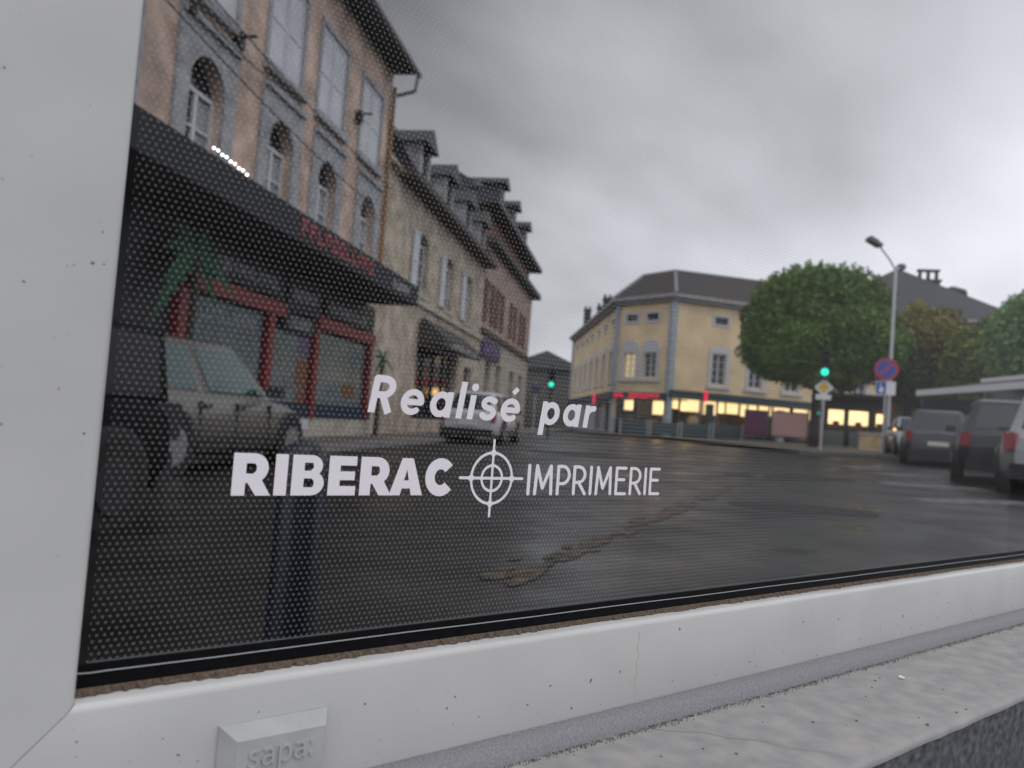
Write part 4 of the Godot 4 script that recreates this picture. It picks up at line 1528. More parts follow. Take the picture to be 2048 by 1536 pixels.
func far_things() -> void:
	# slate roofed house behind the trees on the right
	var h := simple_house("slate_house", "large house with a steep dark slate hip roof behind the trees on the right", Vector3(29.0, 0.9, -56.0), Vector3(14.4, 9.4, 10.0), 4.6, deg_to_rad(-12), M.beige_wall, M.slate_pale, 7.5, 3, 5)
	var s := Shape.new()
	s.span(1.3, 2.9, 10.5, 13.0, -5.2, -4.2)
	s.span(1.2, 3.0, 13.0, 13.15, -5.3, -4.1)
	for k in 3:
		s.tube(Vector3(1.55 + k * 0.6, 13.15, -4.7), Vector3(1.55 + k * 0.6, 13.85, -4.7), 0.15, 0.13, 8)
	s.span(1.35, 2.95, 13.85, 14.0, -4.95, -4.45)
	part("chimney", s, M.slate_pale, h)
	s = Shape.new()
	s.span(3.2, 4.8, 10.4, 12.2, -5.6, -4.0)
	s.lathe(Vector3(4.0, 12.2, -4.8), [Vector2(1.05, 0), Vector2(0.95, 0.25), Vector2(0.0, 0.6)], 10)
	part("dormer", s, M.slate, h)
	# houses down the side street
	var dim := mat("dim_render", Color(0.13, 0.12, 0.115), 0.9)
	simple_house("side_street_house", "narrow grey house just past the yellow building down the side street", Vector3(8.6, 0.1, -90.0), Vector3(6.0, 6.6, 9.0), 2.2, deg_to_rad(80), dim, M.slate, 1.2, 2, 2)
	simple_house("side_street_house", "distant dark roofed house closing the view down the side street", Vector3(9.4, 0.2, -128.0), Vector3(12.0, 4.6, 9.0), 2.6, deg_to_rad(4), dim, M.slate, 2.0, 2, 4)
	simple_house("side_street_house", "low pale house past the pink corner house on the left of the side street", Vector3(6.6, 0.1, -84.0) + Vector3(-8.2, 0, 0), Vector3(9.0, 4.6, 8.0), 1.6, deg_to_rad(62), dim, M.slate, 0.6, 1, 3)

# ---------------------------------------------------------------- street furniture
func street_furniture() -> void:
	# double armed street lamp
	var b := Vector3(15.2, gy(15.2) + 0.14, -31.0)
	var l := thing("street_lamp", "tall grey street lamp with two arms beside the clipped tree", "street lamp", b)
	var s := Shape.new()
	s.tube(Vector3.ZERO, Vector3(0, 7.45, 0), 0.085, 0.06, 12)
	s.tube(Vector3.ZERO, Vector3(0, 0.5, 0), 0.13, 0.12, 12)
	part("pole", s, M.galvanised, l)
	for q in [[-0.88, 8.35, 0.25], [0.62, 7.72, -0.9]]:
		s = Shape.new()
		var e := Vector3(q[0], q[1], q[2])
		s.path([Vector3(0, 7.42, 0), Vector3(q[0] * 0.35, 7.42 + (q[1] - 7.42) * 0.42, q[2] * 0.35), e], 0.035, 8)
		var arm := part("arm", s, M.galvanised, l)
		s = Shape.new()
		var d := Vector3(q[0], 0, q[2]).normalized()
		var bs := Basis(d, Vector3.UP, d.cross(Vector3.UP))
		s.box(e + d * 0.2 + Vector3(0, 0.05, 0), Vector3(0.62, 0.14, 0.34), bs.rotated(d.cross(Vector3.UP), 0.35))
		s.box(e + d * 0.25 + Vector3(0, 0.15, 0), Vector3(0.4, 0.12, 0.24), bs.rotated(d.cross(Vector3.UP), 0.35))
		part("lamp_head", s, M.lamp_shell, arm)
	# no parking sign with a panel below, on its own post before the lamp
	var p := thing("no_parking_sign", "round blue no parking sign with red rim over a white and blue panel", "traffic sign", Vector3(14.75, gy(14.75) + 0.14, -30.4), deg_to_rad(-24))
	s = Shape.new()
	s.tube(Vector3(0, 0, -0.06), Vector3(0, 3.75, -0.06), 0.035, 0.035, 8)
	part("post", s, M.galvanised, p)
	s = Shape.new()
	s.disc(Vector3(0, 3.3, 0), Vector3(0, 0, 1), 0.44, 0.03, 28)
	var dsk := part("sign_disc", s, M.sign_red, p)
	s = Shape.new()
	s.disc(Vector3(0, 3.3, 0.02), Vector3(0, 0, 1), 0.35, 0.016, 28)
	part("blue_field", s, M.sign_blue, dsk)
	s = Shape.new()
	s.box(Vector3(0, 3.3, 0.035), Vector3(0.70, 0.085, 0.012), Basis(Vector3.BACK, deg_to_rad(45)))
	part("red_slash", s, M.sign_red, dsk)
	s = Shape.new()
	s.span(-0.36, 0.36, 2.28, 2.82, -0.012, 0.012)
	var pn := part("lower_panel", s, M.sign_white, p)
	s = Shape.new()
	s.span(-0.33, 0.02, 2.31, 2.79, 0.0125, 0.018)
	part("blue_square", s, M.sign_blue, pn)
	s = Shape.new()
	s.disc(Vector3(-0.15, 2.46, 0.021), Vector3(0, 0, 1), 0.09, 0.004, 16)
	s.span(-0.19, -0.15, 2.5, 2.72, 0.0185, 0.0235)
	s.span(-0.145, -0.06, 2.54, 2.58, 0.0185, 0.0235)
	part("wheelchair_symbol", s, M.sign_white, pn)
	# traffic light with the priority sign
	var t := thing("traffic_light", "traffic light showing green over a yellow diamond sign before the clipped tree", "traffic light", Vector3(11.75, gy(11.75) + 0.14, -29.0), deg_to_rad(-22))
	traffic_head(t, 2.78, 0.2, M.lamp_green)
	s = Shape.new()
	s.tube(Vector3.ZERO, Vector3(0, 3.4, 0), 0.055, 0.055, 10)
	part("post", s, M.galvanised, t)
	s = Shape.new()
	s.plate([Vector2(0, 2.02), Vector2(0.34, 2.36), Vector2(0, 2.70), Vector2(-0.34, 2.36)], 0.06, 0.08)
	var dm := part("diamond_sign", s, M.sign_white, t)
	s = Shape.new()
	s.plate([Vector2(0, 2.13), Vector2(0.23, 2.36), Vector2(0, 2.59), Vector2(-0.23, 2.36)], 0.0805, 0.086)
	part("yellow_field", s, M.sign_yellow, dm)
	s = Shape.new()
	s.span(-0.27, 0.27, 1.9, 2.1, 0.081, 0.095)
	part("white_plate", s, M.sign_white, t)
	s = Shape.new()
	s.span(-0.2, -0.06, 1.25, 1.75, 0.02, 0.16)
	var rp := part("repeater_head", s, M.black, t)
	s = Shape.new()
	s.disc(Vector3(-0.13, 1.38, 0.165), Vector3(0, 0, 1), 0.055, 0.01, 14)
	part("repeater_green_lamp", s, M.lamp_green_dim, rp)
	var t2 := thing("traffic_light", "small far traffic light showing green at the mouth of the side street", "traffic light", Vector3(1.73, gy(1.73), -34.0), deg_to_rad(-3))
	traffic_head(t2, 2.2, 0.16, M.lamp_green)
	s = Shape.new()
	s.tube(Vector3.ZERO, Vector3(0, 3.2, 0), 0.05, 0.05, 10)
	part("post", s, M.bollard_grey, t2)
	# blue sign on the far left corner
	var bs2 := thing("blue_sign", "small blue square sign on a post by the pink corner house", "traffic sign", Vector3(1.25, gy(1.25), -40.0))
	s = Shape.new()
	s.tube(Vector3(0, 0, -0.04), Vector3(0, 2.7, -0.04), 0.03, 0.03, 8)
	part("post", s, M.galvanised, bs2)
	s = Shape.new()
	s.span(-0.22, 0.22, 2.1, 2.55, -0.01, 0.01)
	part("sign_plate", s, M.sign_violet, bs2)
	# bollards
	var bo := thing("bollard", "thick dark blue bollard close behind the heavy lettering", "bollard", Vector3(-0.525, gy(-0.5), -2.02))
	s = Shape.new()
	s.lathe(Vector3.ZERO, [Vector2(0.064, 0.0), Vector2(0.062, 0.58), Vector2(0.055, 0.612), Vector2(0.035, 0.63), Vector2(0.0, 0.635)], 20)
	part("bollard_shaft", s, M.bollard_blue, bo)
	# terrace in front of the yellow building: posters, screens
	for q in [[Vector3(14.05, 0, -44.0), 1.15, 1.75, "poster_purple", "dark purple poster stand before the lit shops"], [Vector3(16.2, 0, -44.6), 1.9, 1.75, "poster_pink", "pink and red poster panel before the lit shops"]]:
		var ps := thing("poster_stand", q[4], "poster stand", q[0] + Vector3(0, gy(q[0].x) + 0.14, 0), deg_to_rad(-18), "poster stands before the lit shops")
		s = Shape.new()
		s.span(-q[1] / 2 - 0.06, q[1] / 2 + 0.06, 0.3, q[2] + 0.06, -0.06, 0.0)
		s.span(-q[1] / 2, -q[1] / 2 + 0.08, 0.0, 0.3, -0.05, -0.01)
		s.span(q[1] / 2 - 0.08, q[1] / 2, 0.0, 0.3, -0.05, -0.01)
		part("stand_frame", s, M.lamp_shell, ps)
		s = Shape.new()
		s.span(-q[1] / 2, q[1] / 2, 0.38, q[2], 0.001, 0.015)
		part("poster_sheet", s, M[q[3]], ps)
	for k in 4:
		var pos := Vector3(7.6 + k * 1.75, 0, -47.0 + k * 0.55)
		var sc := thing("terrace_screen", ["grey glass terrace screen at the corner of the yellow building", "second glass terrace screen from the corner, before the lit shops", "third glass terrace screen from the corner, before the lit shops", "glass terrace screen nearest the purple poster stand"][k], "terrace screen", pos + Vector3(0, gy(pos.x) + 0.14, 0), deg_to_rad(-8), "glass terrace screens before the lit shops")
		s = Shape.new()
		s.span(-0.8, 0.8, 0.1, 0.85, -0.02, 0.02)
		part("screen_panel", s, M.terrace_glass, sc)
		for x in [-0.82, 0.82]:
			s = Shape.new()
			s.span(x - 0.03, x + 0.03, 0.0, 0.95, -0.035, 0.035)
			part("screen_post", s, M.galvanised, sc)
	# lit kiosk windows behind the lamp, below the trees
	var ks := thing("lit_kiosk", "low dark kiosk with three warm lit windows under the trees", "kiosk", Vector3(22.0, gy(22.0) + 0.1, -45.5), deg_to_rad(-14))
	s = Shape.new()
	s.wall(-3.4, 3.6, -0.3, 2.9, [[-3.0, 0.95, -2.1, 2.1, 0.0], [-1.85, 0.95, -0.75, 2.1, 0.0], [-0.35, 0.95, 0.1, 2.0, 0.0]], 0.2)
	s.quad(Vector3(3.6, -0.3, 0), Vector3(3.6, -0.3, -3), Vector3(3.6, 2.9, -3), Vector3(3.6, 2.9, 0))
	s.quad(Vector3(-3.4, -0.3, -3), Vector3(-3.4, -0.3, 0), Vector3(-3.4, 2.9, 0), Vector3(-3.4, 2.9, -3))
	part("wall", s, M.shop_dark, ks)
	s = Shape.new()
	s.span(-3.6, 3.8, 2.9, 3.1, -3.2, 0.4)
	part("roof", s, M.slate, ks)
	for q in [[-3.0, -2.1, 2.1], [-1.85, -0.75, 2.1], [-0.35, 0.1, 2.0]]:
		s = Shape.new()
		s.span(q[0], q[1], 1.25, q[2], -0.3, -0.22)
		var lw := part("lit_window", s, M.lit_warm, ks)
		s = Shape.new()
		s.span(q[0], q[1], 0.95, 1.25, -0.3, -0.21)
		s.span((q[0] + q[1]) / 2 - 0.15, (q[0] + q[1]) / 2 + 0.2, 1.25, 1.45, -0.215, -0.15)
		part("counter", s, M.interior, lw)
		var lamp := OmniLight3D.new()
		lamp.name = numbered(ks, "window_lamp")
		lamp.light_color = Color(1.0, 0.8, 0.5)
		lamp.light_energy = 0.25
		lamp.light_size = 0.2
		lamp.omni_range = 8.0
		lamp.omni_attenuation = 2.0
		lamp.shadow_enabled = true
		lamp.position = Vector3((q[0] + q[1]) / 2, 1.9, 0.1)
		ks.add_child(lamp, true)
	for q in [[-3.2, -2.1], [-1.8, -0.7]]:
		s = Shape.new()
		s.span(q[0], q[1], -0.2, 0.85, 0.02, 0.08)
		part("front_panel", s, mat("kiosk_panel", Color(0.12, 0.15, 0.15), 0.5), ks)
	# low beige walls on the square
	for q in [[Vector3(16.55, 0, -35.2), 1.0, 0.75, "low beige wall at the foot of the street lamp"], [Vector3(21.4, 0, -41.0), 1.9, 3.1, "beige garden wall behind the street lamp and the signs"]]:
		var bw := thing("garden_wall", q[3], "wall", q[0] + Vector3(0, gy(q[0].x) + 0.1, 0), deg_to_rad(-20))
		s = Shape.new()
		s.span(-q[1] / 2, q[1] / 2, -0.2, q[2], -0.3, 0.0)
		part("wall_body", s, M.beige_wall, bw)
		s = Shape.new()
		s.span(-q[1] / 2 - 0.06, q[1] / 2 + 0.06, q[2], q[2] + 0.09, -0.36, 0.06)
		part("coping", s, M.pale_stone, bw)
	# flat roofed shelter
	var st := face("bus_shelter", "flat roofed shelter with white roof edges behind the parked cars", "shelter", Vector2(13.9, -17.0), Vector2(14.2, -7.0))
	st.position.y = gy(14.0) + 0.14
	st.rotation.y = atan2(-(-1.0), 0.04) + PI
	s = Shape.new()
	s.span(-10.0, 0.0, 2.12, 2.32, 0.0, 0.12)
	part("roof_edge", s, M.shelter_white, st)
	s = Shape.new()
	s.span(-10.0, 0.0, 2.66, 2.88, -2.2, -2.08)
	part("roof_edge", s, M.shelter_white, st)
	s = Shape.new()
	s.quad(Vector3(-10.0, 2.25, 0.0), Vector3(0, 2.25, 0.0), Vector3(0, 2.75, -2.1), Vector3(-10.0, 2.75, -2.1))
	part("roof_sheet", s, M.shop_dark, st)
	s = Shape.new()
	s.span(-10.0, 0.0, 0.2, 2.42, -2.2, -2.14)
	part("back_panel", s, M.terrace_glass, st)
	s = Shape.new()
	s.span(-9.95, -9.9, 0.2, 2.1, -2.1, -0.05)
	part("end_panel", s, M.terrace_glass, st)
	for x in [-9.8, -6.6, -3.3, -0.2]:
		s = Shape.new()
		s.tube(Vector3(x, -0.1, -2.0), Vector3(x, 2.4, -2.0), 0.05, 0.05, 8)
		part("post", s, M.lamp_shell, st)

func traffic_head(t: Node3D, y: float, r: float, lit: Material) -> void:
	var s := Shape.new()
	s.span(-r * 0.9, r * 0.9, y - 0.1, y + r * 5.0, 0.0, 0.2)
	var hd := part("signal_head", s, M.black, t)
	for k in 3:
		s = Shape.new()
		s.disc(Vector3(0, y + r * 0.8 + k * r * 1.55, 0.21), Vector3(0, 0, 1), r * 0.68, 0.02, 18)
		part("green_lamp" if k == 0 else "dark_lens", s, lit if k == 0 else M.trim, hd)
		s = Shape.new()
		for i in 9:
			var q := PI * i / 8.0
			var w := PI * (i + 1) / 8.0
			if i < 8:
				var c := Vector3(0, y + r * 0.8 + k * r * 1.55, 0.2)
				var a := c + Vector3(cos(q), sin(q), 0) * r * 0.74
				var b := c + Vector3(cos(w), sin(w), 0) * r * 0.74
				s.quad(a, b, b + Vector3(0, 0, 0.2), a + Vector3(0, 0, 0.2))
		part("visor", s, M.black, hd)
	var lamp := OmniLight3D.new()
	lamp.name = "green_light"
	lamp.light_color = Color(0.1, 1.0, 0.8)
	lamp.light_energy = 0.03
	lamp.light_size = 0.1
	lamp.omni_range = 5.0
	lamp.omni_attenuation = 2.0
	lamp.shadow_enabled = true
	lamp.position = Vector3(0, y + r * 0.8, 0.5)
	t.add_child(lamp)

# ---------------------------------------------------------------- cars
# local x = forwards, origin on the ground at the middle of the car
func car(label: String, at: Vector3, turn: float, paint: Material, len: float, width: float, height: float, hatch: bool, glass: Material, group: String, square := false) -> Node3D:
	var c := thing("parked_car", label, "car", at, turn, group)
	var hl := len / 2
	var hw := width / 2
	var belt := height * 0.60
	# body: stations from rear to front [x, half width, bottom, shoulder, deck]
	var st := [
		[-hl, 0.74, 0.34, belt * 0.78, belt * 0.90], [-hl + 0.10, 0.90, 0.24, belt * 0.86, belt * 0.99], [-hl + 0.40, 0.97, 0.20, belt * 0.92, belt * 1.03],
		[-hl * 0.45, 1.0, 0.19, belt * 0.92, belt * 1.02], [0.0, 1.0, 0.19, belt * 0.91, belt * 1.0], [hl * 0.36, 1.0, 0.19, belt * 0.90, belt * 0.985],
		[hl * 0.62, 0.985, 0.20, belt * 0.84, belt * 0.94], [hl - 0.35, 0.93, 0.22, belt * 0.74, belt * 0.84], [hl - 0.08, 0.82, 0.24, belt * 0.60, belt * 0.70], [hl, 0.66, 0.32, belt * 0.50, belt * 0.58]]
	var s := Shape.new()
	s.soft(true)
	var rings := []
	for q in st:
		var w: float = q[1] * hw
		var half := [Vector3(q[0], q[2], 0), Vector3(q[0], q[2], w * 0.90), Vector3(q[0], q[2] + 0.10, w * 0.985), Vector3(q[0], lerpf(q[2], q[3], 0.55), w * 1.0), Vector3(q[0], q[3], w * 0.965), Vector3(q[0], lerpf(q[3], q[4], 0.7), w * 0.90), Vector3(q[0], q[4], w * 0.78), Vector3(q[0], q[4] + 0.035, 0)]
		var ring := []
		for v in half:
			ring.append(v)
		for i in range(6, 0, -1):
			ring.append(Vector3(half[i].x, half[i].y, -half[i].z))
		rings.append(ring)
	for k in rings.size() - 1:
		for i in 14:
			var j := (i + 1) % 14
			s.quad(rings[k][i], rings[k + 1][i], rings[k + 1][j], rings[k][j])
	s.soft(false)
	for i in range(1, 13):
		s.tri(rings[0][0], rings[0][i], rings[0][i + 1])
		s.tri(rings[-1][0], rings[-1][i + 1], rings[-1][i])
	part("body", s, paint, c)
	# cabin
	var xr := -hl + (0.16 if hatch else 0.75)
	var xf := hl * 0.42
	var tr := -hl + (0.50 if hatch else 1.25)
	var tf := hl * 0.05
	if square:
		xr = -hl + 0.06
		tr = -hl + 0.16
	var yb := belt * 0.99
	var wb := hw * 0.90
	var wt := hw * (0.86 if square else 0.70)
	var bl := [Vector3(xr, yb, -wb * 0.92), Vector3(xr, yb, wb * 0.92), Vector3(xf, yb - 0.03, wb), Vector3(xf, yb - 0.03, -wb)]
	var tp := [Vector3(tr, height - 0.06, -wt * 0.95), Vector3(tr, height - 0.06, wt * 0.95), Vector3(tf, height - 0.03, wt), Vector3(tf, height - 0.03, -wt)]
	s = Shape.new()
	s.soft(true)
	for i in 4:
		var j := (i + 1) % 4
		s.quad(bl[i], bl[j], tp[j], tp[i])
	s.soft(false)
	var mid := Vector3((tr + tf) / 2, height, 0)
	s.soft(true)
	var up := []
	for v in tp:
		var q: Vector3 = (v as Vector3).lerp(mid, 0.2)
		q.y = height - 0.008
		up.append(q)
	for i in 4:
		s.quad(tp[i], tp[(i + 1) % 4], up[(i + 1) % 4], up[i])
		s.tri(up[i], up[(i + 1) % 4], mid)
	var cab := part("cabin", s, paint, c)
	# glass, a little proud of the pillars
	var panes := [["rear_window", bl[0], bl[1], tp[1], tp[0], 0.09, 0.10], ["windscreen", bl[2], bl[3], tp[3], tp[2], 0.06, 0.05]]
	for sg in [1, -1]:
		var a: Vector3 = bl[1] if sg > 0 else bl[3]
		var b: Vector3 = bl[2] if sg > 0 else bl[0]
		var d: Vector3 = tp[2] if sg > 0 else tp[0]
		var e: Vector3 = tp[1] if sg > 0 else tp[3]
		var m0 := a.lerp(b, 0.48)
		var m1 := e.lerp(d, 0.5)
		panes.append(["side_window", a, m0, m1, e, 0.10, 0.08])
		panes.append(["side_window", m0, b, d, m1, 0.07, 0.08])
	for p in panes:
		s = Shape.new()
		var n: Vector3 = ((p[2] - p[1]) as Vector3).cross(p[4] - p[1]).normalized() * 0.007
		var q := []
		for v in [[p[5], p[6]], [1.0 - p[5], p[6]], [1.0 - p[5], 1.0 - p[6]], [p[5], 1.0 - p[6]]]:
			var lo: Vector3 = (p[1] as Vector3).lerp(p[2], v[0])
			var hi: Vector3 = (p[4] as Vector3).lerp(p[3], v[0])
			q.append(lo.lerp(hi, v[1]))
		s.quad(q[0] + n, q[1] + n, q[2] + n, q[3] + n)
		for i in 4:
			var j := (i + 1) % 4
			s.quad(q[i] - n, q[j] - n, q[j] + n, q[i] + n)
		part(p[0], s, glass, c)
	# wheels with dark arches
	var wr := height * 0.215
	for sx in [-1, 1]:
		for sz in [-1, 1]:
			var wc := Vector3(sx * hl * 0.62 + (0.02 if sx > 0 else 0.0), wr, sz * (hw - 0.10))
			s = Shape.new()
			s.disc(wc + Vector3(0, 0.02, sz * 0.02), Vector3(0, 0, sz), wr * 1.16, 0.20, 22)
			part("wheel_arch", s, M.trim, c)
			s = Shape.new()
			s.disc(wc + Vector3(0, 0, sz * 0.025), Vector3(0, 0, sz), wr, 0.21, 22)
			var wh := part("wheel", s, M.tyre, c)
			s = Shape.new()
			s.disc(wc + Vector3(0, 0, sz * 0.125), Vector3(0, 0, sz), wr * 0.62, 0.03, 18)
			part("rim", s, M.rim, wh)
	for sz in [-1, 1]:
		s = Shape.new()
		for x in [hl * 0.34, -hl * 0.04, -hl * 0.40]:
			s.box(Vector3(x, belt * 0.58, sz * hw * 0.985), Vector3(0.014, belt * 0.62, 0.036))
		s.box(Vector3(0.0, belt * 0.42, sz * hw * 0.992), Vector3(hl * 1.0, 0.05, 0.03))
		part("door_seam", s, M.trim, c)
		for x in [hl * 0.02, -hl * 0.34]:
			s = Shape.new()
			s.box(Vector3(x, belt * 0.84, sz * hw * 0.975), Vector3(0.16, 0.03, 0.05))
			part("door_handle", s, M.trim, c)
	# lights, plate, bumper, mirrors
	for sz in [-1, 1]:
		s = Shape.new()
		s.box(Vector3(-hl + 0.07, belt * 0.83, sz * hw * 0.78), Vector3(0.2, 0.24 if hatch else 0.17, 0.15), Basis(Vector3.UP, sz * 0.35))
		part("taillight", s, M.tail_red, c)
		s = Shape.new()
		s.box(Vector3(hl - 0.12, belt * 0.62, sz * hw * 0.70), Vector3(0.24, 0.14, 0.34), Basis(Vector3.UP, sz * -0.45))
		part("headlight", s, M.head_clear, c)
		s = Shape.new()
		s.box(Vector3(xf - 0.22, yb + 0.08, sz * (hw + 0.07)), Vector3(0.13, 0.13, 0.19))
		part("wing_mirror", s, M.trim, c)
	s = Shape.new()
	s.box(Vector3(-hl + 0.005, 0.30, 0), Vector3(0.16, 0.22, width * 0.80))
	part("rear_bumper", s, M.trim, c)
	s = Shape.new()
	s.box(Vector3(-hl - 0.005, belt * 0.62, 0), Vector3(0.05, 0.12, 0.52))
	part("number_plate", s, M.plate, c)
	s = Shape.new()
	s.box(Vector3(hl - 0.03, 0.36, 0), Vector3(0.14, 0.2, width * 0.66))
	part("front_grille", s, M.trim, c)
	return c

func cars() -> void:
	var along := deg_to_rad(90.0 - ROW)
	var p := row(8.15, 1.72)
	car("silver hatchback with teal windows parked before the red framed shop", Vector3(p.x, gy(p.x), p.z), along, M.silver, 4.1, 1.75, 1.42, true, M.teal_glass, "cars parked along the left row")
	p = row(2.62, 3.3)
	var dark := car("black car parked nearest the window frame, in front of the silver hatchback", Vector3(p.x, gy(p.x), p.z), along + PI, M.black_paint, 4.0, 1.75, 1.24, true, M.trim, "cars parked along the left row", true)
	for o in dark.find_children("*", "MeshInstance3D", true, false):
		if String(o.name).begins_with("taillight") or String(o.name).begins_with("rim") or String(o.name).begins_with("number"):
			o.material_override = M.trim
	p = row(22.7, 2.5)
	car("white car parked by the kerb before the mansard house", Vector3(p.x, gy(p.x), p.z), along, M.white_paint, 4.2, 1.75, 1.46, true, M.car_glass, "cars parked along the left row")
	car("grey estate car parked tail first beside the dark hatchback on the right", Vector3(12.95, gy(12.9) + 0.02, -23.4), deg_to_rad(90.0 - 27.0), M.grey_paint, 4.4, 1.82, 1.56, true, M.car_glass, "cars parked on the right")
	car("dark blue hatchback parked between the grey estate and the silver car", Vector3(9.75, gy(9.7), -15.1), deg_to_rad(90.0 - 30.0), M.dark_paint, 4.3, 1.78, 1.5, true, M.car_glass, "cars parked on the right")
	car("silver car cut off by the edge, rightmost of the parked cars", Vector3(9.05, gy(9.0), -12.4), deg_to_rad(90.0 - 36.0), M.pale_paint, 4.3, 1.78, 1.46, true, M.car_glass, "cars parked on the right")
	car("white car half hidden behind the grey estate car", Vector3(15.0, gy(15.0) + 0.14, -28.4), deg_to_rad(90.0 + 160.0), M.white_paint, 4.0, 1.72, 1.4, true, M.car_glass, "cars parked on the right")

# ---------------------------------------------------------------- trees
func leaf_mat(key: String, lin: Color) -> StandardMaterial3D:
	if M.has(key):
		return M[key]
	var m := mat(key, lin, 0.6)
	m.vertex_color_use_as_albedo = true
	m.backlight_enabled = true
	m.backlight = Color(0.5, 0.55, 0.3)
	return m

func leaf_mesh(size: float) -> ArrayMesh:
	var s := Shape.new()
	for k in 3:
		var b := Basis(Vector3.UP, k * 2.1) * Basis(Vector3.RIGHT, 0.5 + 0.4 * k)
		var c := Vector3(cos(k * 2.1), 0.3 * k - 0.3, sin(k * 2.1)) * size * 0.55
		s.quad(c + b * Vector3(-0.42, 0, -0.1) * size, c + b * Vector3(0, 0.08, 0.55) * size, c + b * Vector3(0.42, 0, -0.1) * size, c + b * Vector3(0, -0.05, -0.6) * size)
	return s.done()

func tree(called: String, label: String, at: Vector3, rad: Vector3, mid: float, count: int, leaf: Material, size: float, tint: Color, seeded: int, shoots := 0.0) -> Node3D:
	var t := thing(called, label, "tree", at, 0.0)
	var r := RandomNumberGenerator.new()
	r.seed = seeded
	var s := Shape.new()
	s.tube(Vector3(0, -0.3, 0), Vector3(0.05, mid - rad.y * 0.5, 0), 0.22, 0.17, 10)
	var trunk := part("trunk", s, M.bark, t)
	for k in 7:
		s = Shape.new()
		var q := TAU * k / 7.0 + r.randf() * 0.5
		var b := Vector3(0.05, mid - rad.y * 0.55, 0)
		var e := Vector3(cos(q) * rad.x * 0.6, mid + r.randf_range(-0.1, 0.55) * rad.y, sin(q) * rad.z * 0.6)
		var m := b.lerp(e, 0.5) + Vector3(0, 0.25, 0)
		s.tube(b, m, 0.10, 0.07, 6)
		s.tube(m, e, 0.07, 0.025, 6)
		part("limb", s, M.bark, t)
	var clumps := []
	for k in 60:
		var d := Vector3(r.randfn(), r.randfn(), r.randfn()).normalized()
		var rr := pow(r.randf(), 0.33) * 0.9
		clumps.append([full(d, rad) * rr, r.randf_range(0.16, 0.34), r.randf_range(0.5, 1.4)])
	var mm := MultiMesh.new()
	mm.transform_format = MultiMesh.TRANSFORM_3D
	mm.use_colors = true
	mm.mesh = leaf_mesh(size)
	mm.instance_count = count
	for i in count:
		var c: Array = clumps[r.randi() % clumps.size()]
		var d := Vector3(r.randfn(), r.randfn(), r.randfn()).normalized() * pow(r.randf(), 0.4)
		var p: Vector3 = c[0] + Vector3(d.x * rad.x, d.y * rad.y, d.z * rad.z) * float(c[1])
		if i % 4 == 0:
			var e := Vector3(r.randfn(), r.randfn(), r.randfn()).normalized() * r.randf_range(0.82, 1.0)
			p = full(e.normalized(), rad) * e.length()
		if shoots > 0.0 and i % 11 == 0:
			var q := r.randf() * TAU
			var f := sqrt(r.randf()) * 0.9
			var k := floorf(q * 5.0) / 5.0
			p = Vector3(cos(k) * f * rad.x, rad.y * sqrt(maxf(0.0, 1.0 - f * f)) + r.randf() * shoots * absf(sin(k * 7.0 + f * 9.0)), sin(k) * f * rad.z)
		var tone: float = float(c[2]) * r.randf_range(0.75, 1.25)
		var warm := r.randf_range(0.85, 1.2)
		mm.set_instance_transform(i, Transform3D(Basis.from_euler(Vector3(r.randf() * TAU, r.randf() * TAU, r.randf() * TAU)) * r.randf_range(0.7, 1.3), p + Vector3(0, mid, 0)))
		mm.set_instance_color(i, Color(tint.r * tone * warm, tint.g * tone, tint.b * tone))
	var cr := MultiMeshInstance3D.new()
	cr.name = "crown"
	cr.multimesh = mm
	cr.material_override = leaf
	cr.set_meta("kind", "stuff")
	t.add_child(cr)
	return t

func full(d: Vector3, rad: Vector3) -> Vector3:   # an egg with a broad flat foot
	var k := 1.0
	if d.y < 0.0:
		k = minf(1.6, pow(1.0 - pow(-d.y, 3.0), 0.4) / sqrt(maxf(0.02, 1.0 - d.y * d.y)))
	return Vector3(d.x * rad.x * k, d.y * rad.y, d.z * rad.z * k)

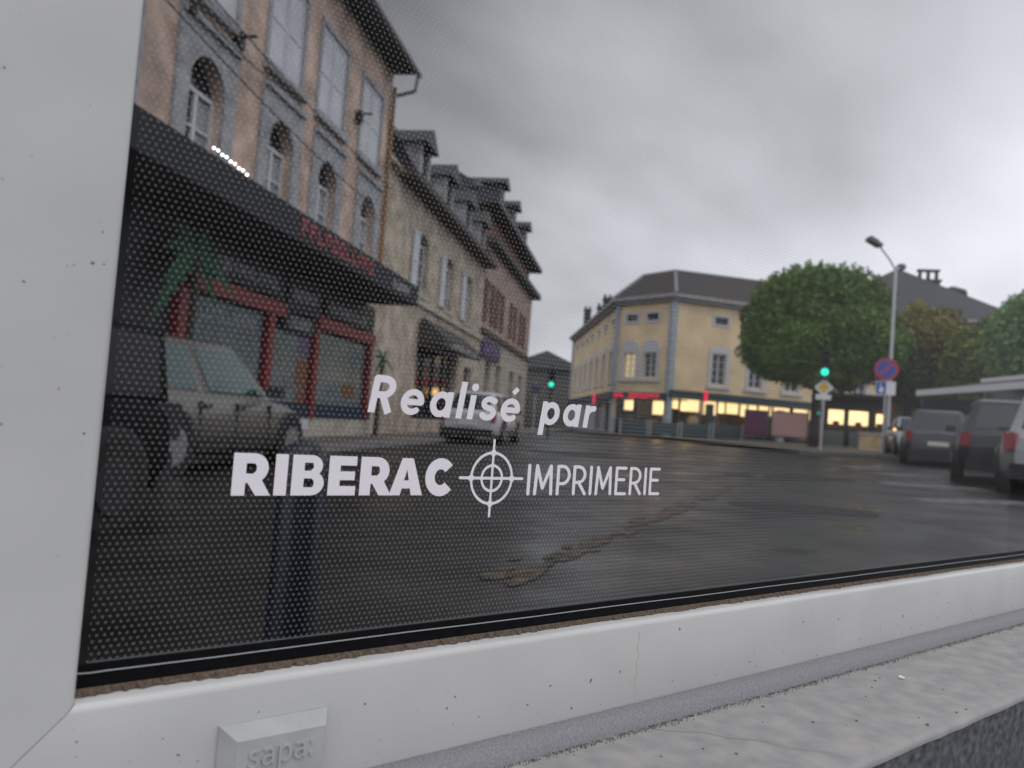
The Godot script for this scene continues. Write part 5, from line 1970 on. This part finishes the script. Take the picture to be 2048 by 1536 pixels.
func trees() -> void:
	var leaf := leaf_mat("leaf", Color(1, 1, 1))
	tree("clipped_tree", "large round clipped green tree before the yellow building", Vector3(15.0, gy(15) + 0.14, -38.0), Vector3(3.75, 2.75, 3.7), 5.55, 34000, leaf, 0.145, Color(0.115, 0.21, 0.036), 3, 0.9)
	tree("bushy_tree", "brownish green bushy tree right of the street lamp", Vector3(21.3, gy(21) + 0.14, -40.0), Vector3(2.3, 2.6, 2.3), 4.9, 15000, leaf, 0.14, Color(0.23, 0.215, 0.06), 5)
	tree("bushy_tree", "mid green bushy tree between the brownish tree and the shelter", Vector3(22.6, gy(22) + 0.14, -36.5), Vector3(2.2, 2.4, 2.1), 4.0, 13000, leaf, 0.14, Color(0.17, 0.235, 0.055), 6)
	tree("loose_tree", "bright green loose tree cut off by the right edge", Vector3(21.8, gy(21) + 0.14, -31.0), Vector3(2.5, 2.6, 2.4), 4.6, 14000, leaf, 0.14, Color(0.15, 0.28, 0.08), 9)
	tree("bushy_tree", "low green tree under the clipped tree by the traffic light", Vector3(20.3, gy(20) + 0.14, -39.5), Vector3(1.7, 1.9, 1.6), 4.4, 4000, leaf, 0.18, Color(0.07, 0.145, 0.04), 12)
	tree("far_tree", "dark far tree at the end of the side street", Vector3(6.0, 0.2, -112.0), Vector3(4.5, 3.0, 4.0), 4.4, 3500, leaf, 0.4, Color(0.035, 0.06, 0.03), 14)
	# hedge on the square
	var r := RandomNumberGenerator.new()
	r.seed = 21
	var mm := MultiMesh.new()
	mm.transform_format = MultiMesh.TRANSFORM_3D
	mm.use_colors = true
	mm.mesh = leaf_mesh(0.11)
	mm.instance_count = 3500
	for i in 3500:
		var p := Vector3(r.randf_range(-3.2, 3.2), r.randf_range(0.0, 0.7), r.randf_range(-0.45, 0.45))
		mm.set_instance_transform(i, Transform3D(Basis.from_euler(Vector3(r.randf() * TAU, r.randf() * TAU, r.randf() * TAU)), p))
		var tone := r.randf_range(0.7, 1.3)
		mm.set_instance_color(i, Color(0.035 * tone, 0.07 * tone, 0.02 * tone))
	var hd := MultiMeshInstance3D.new()
	hd.name = "hedge"
	hd.multimesh = mm
	hd.material_override = leaf
	hd.position = Vector3(21.0, gy(21.0) + 0.14, -35.5)
	hd.rotation.y = deg_to_rad(-15)
	add_child(hd)
	hd.set_meta("kind", "stuff")
	tag(hd, "low green hedge behind the white car and the street lamp", "hedge")
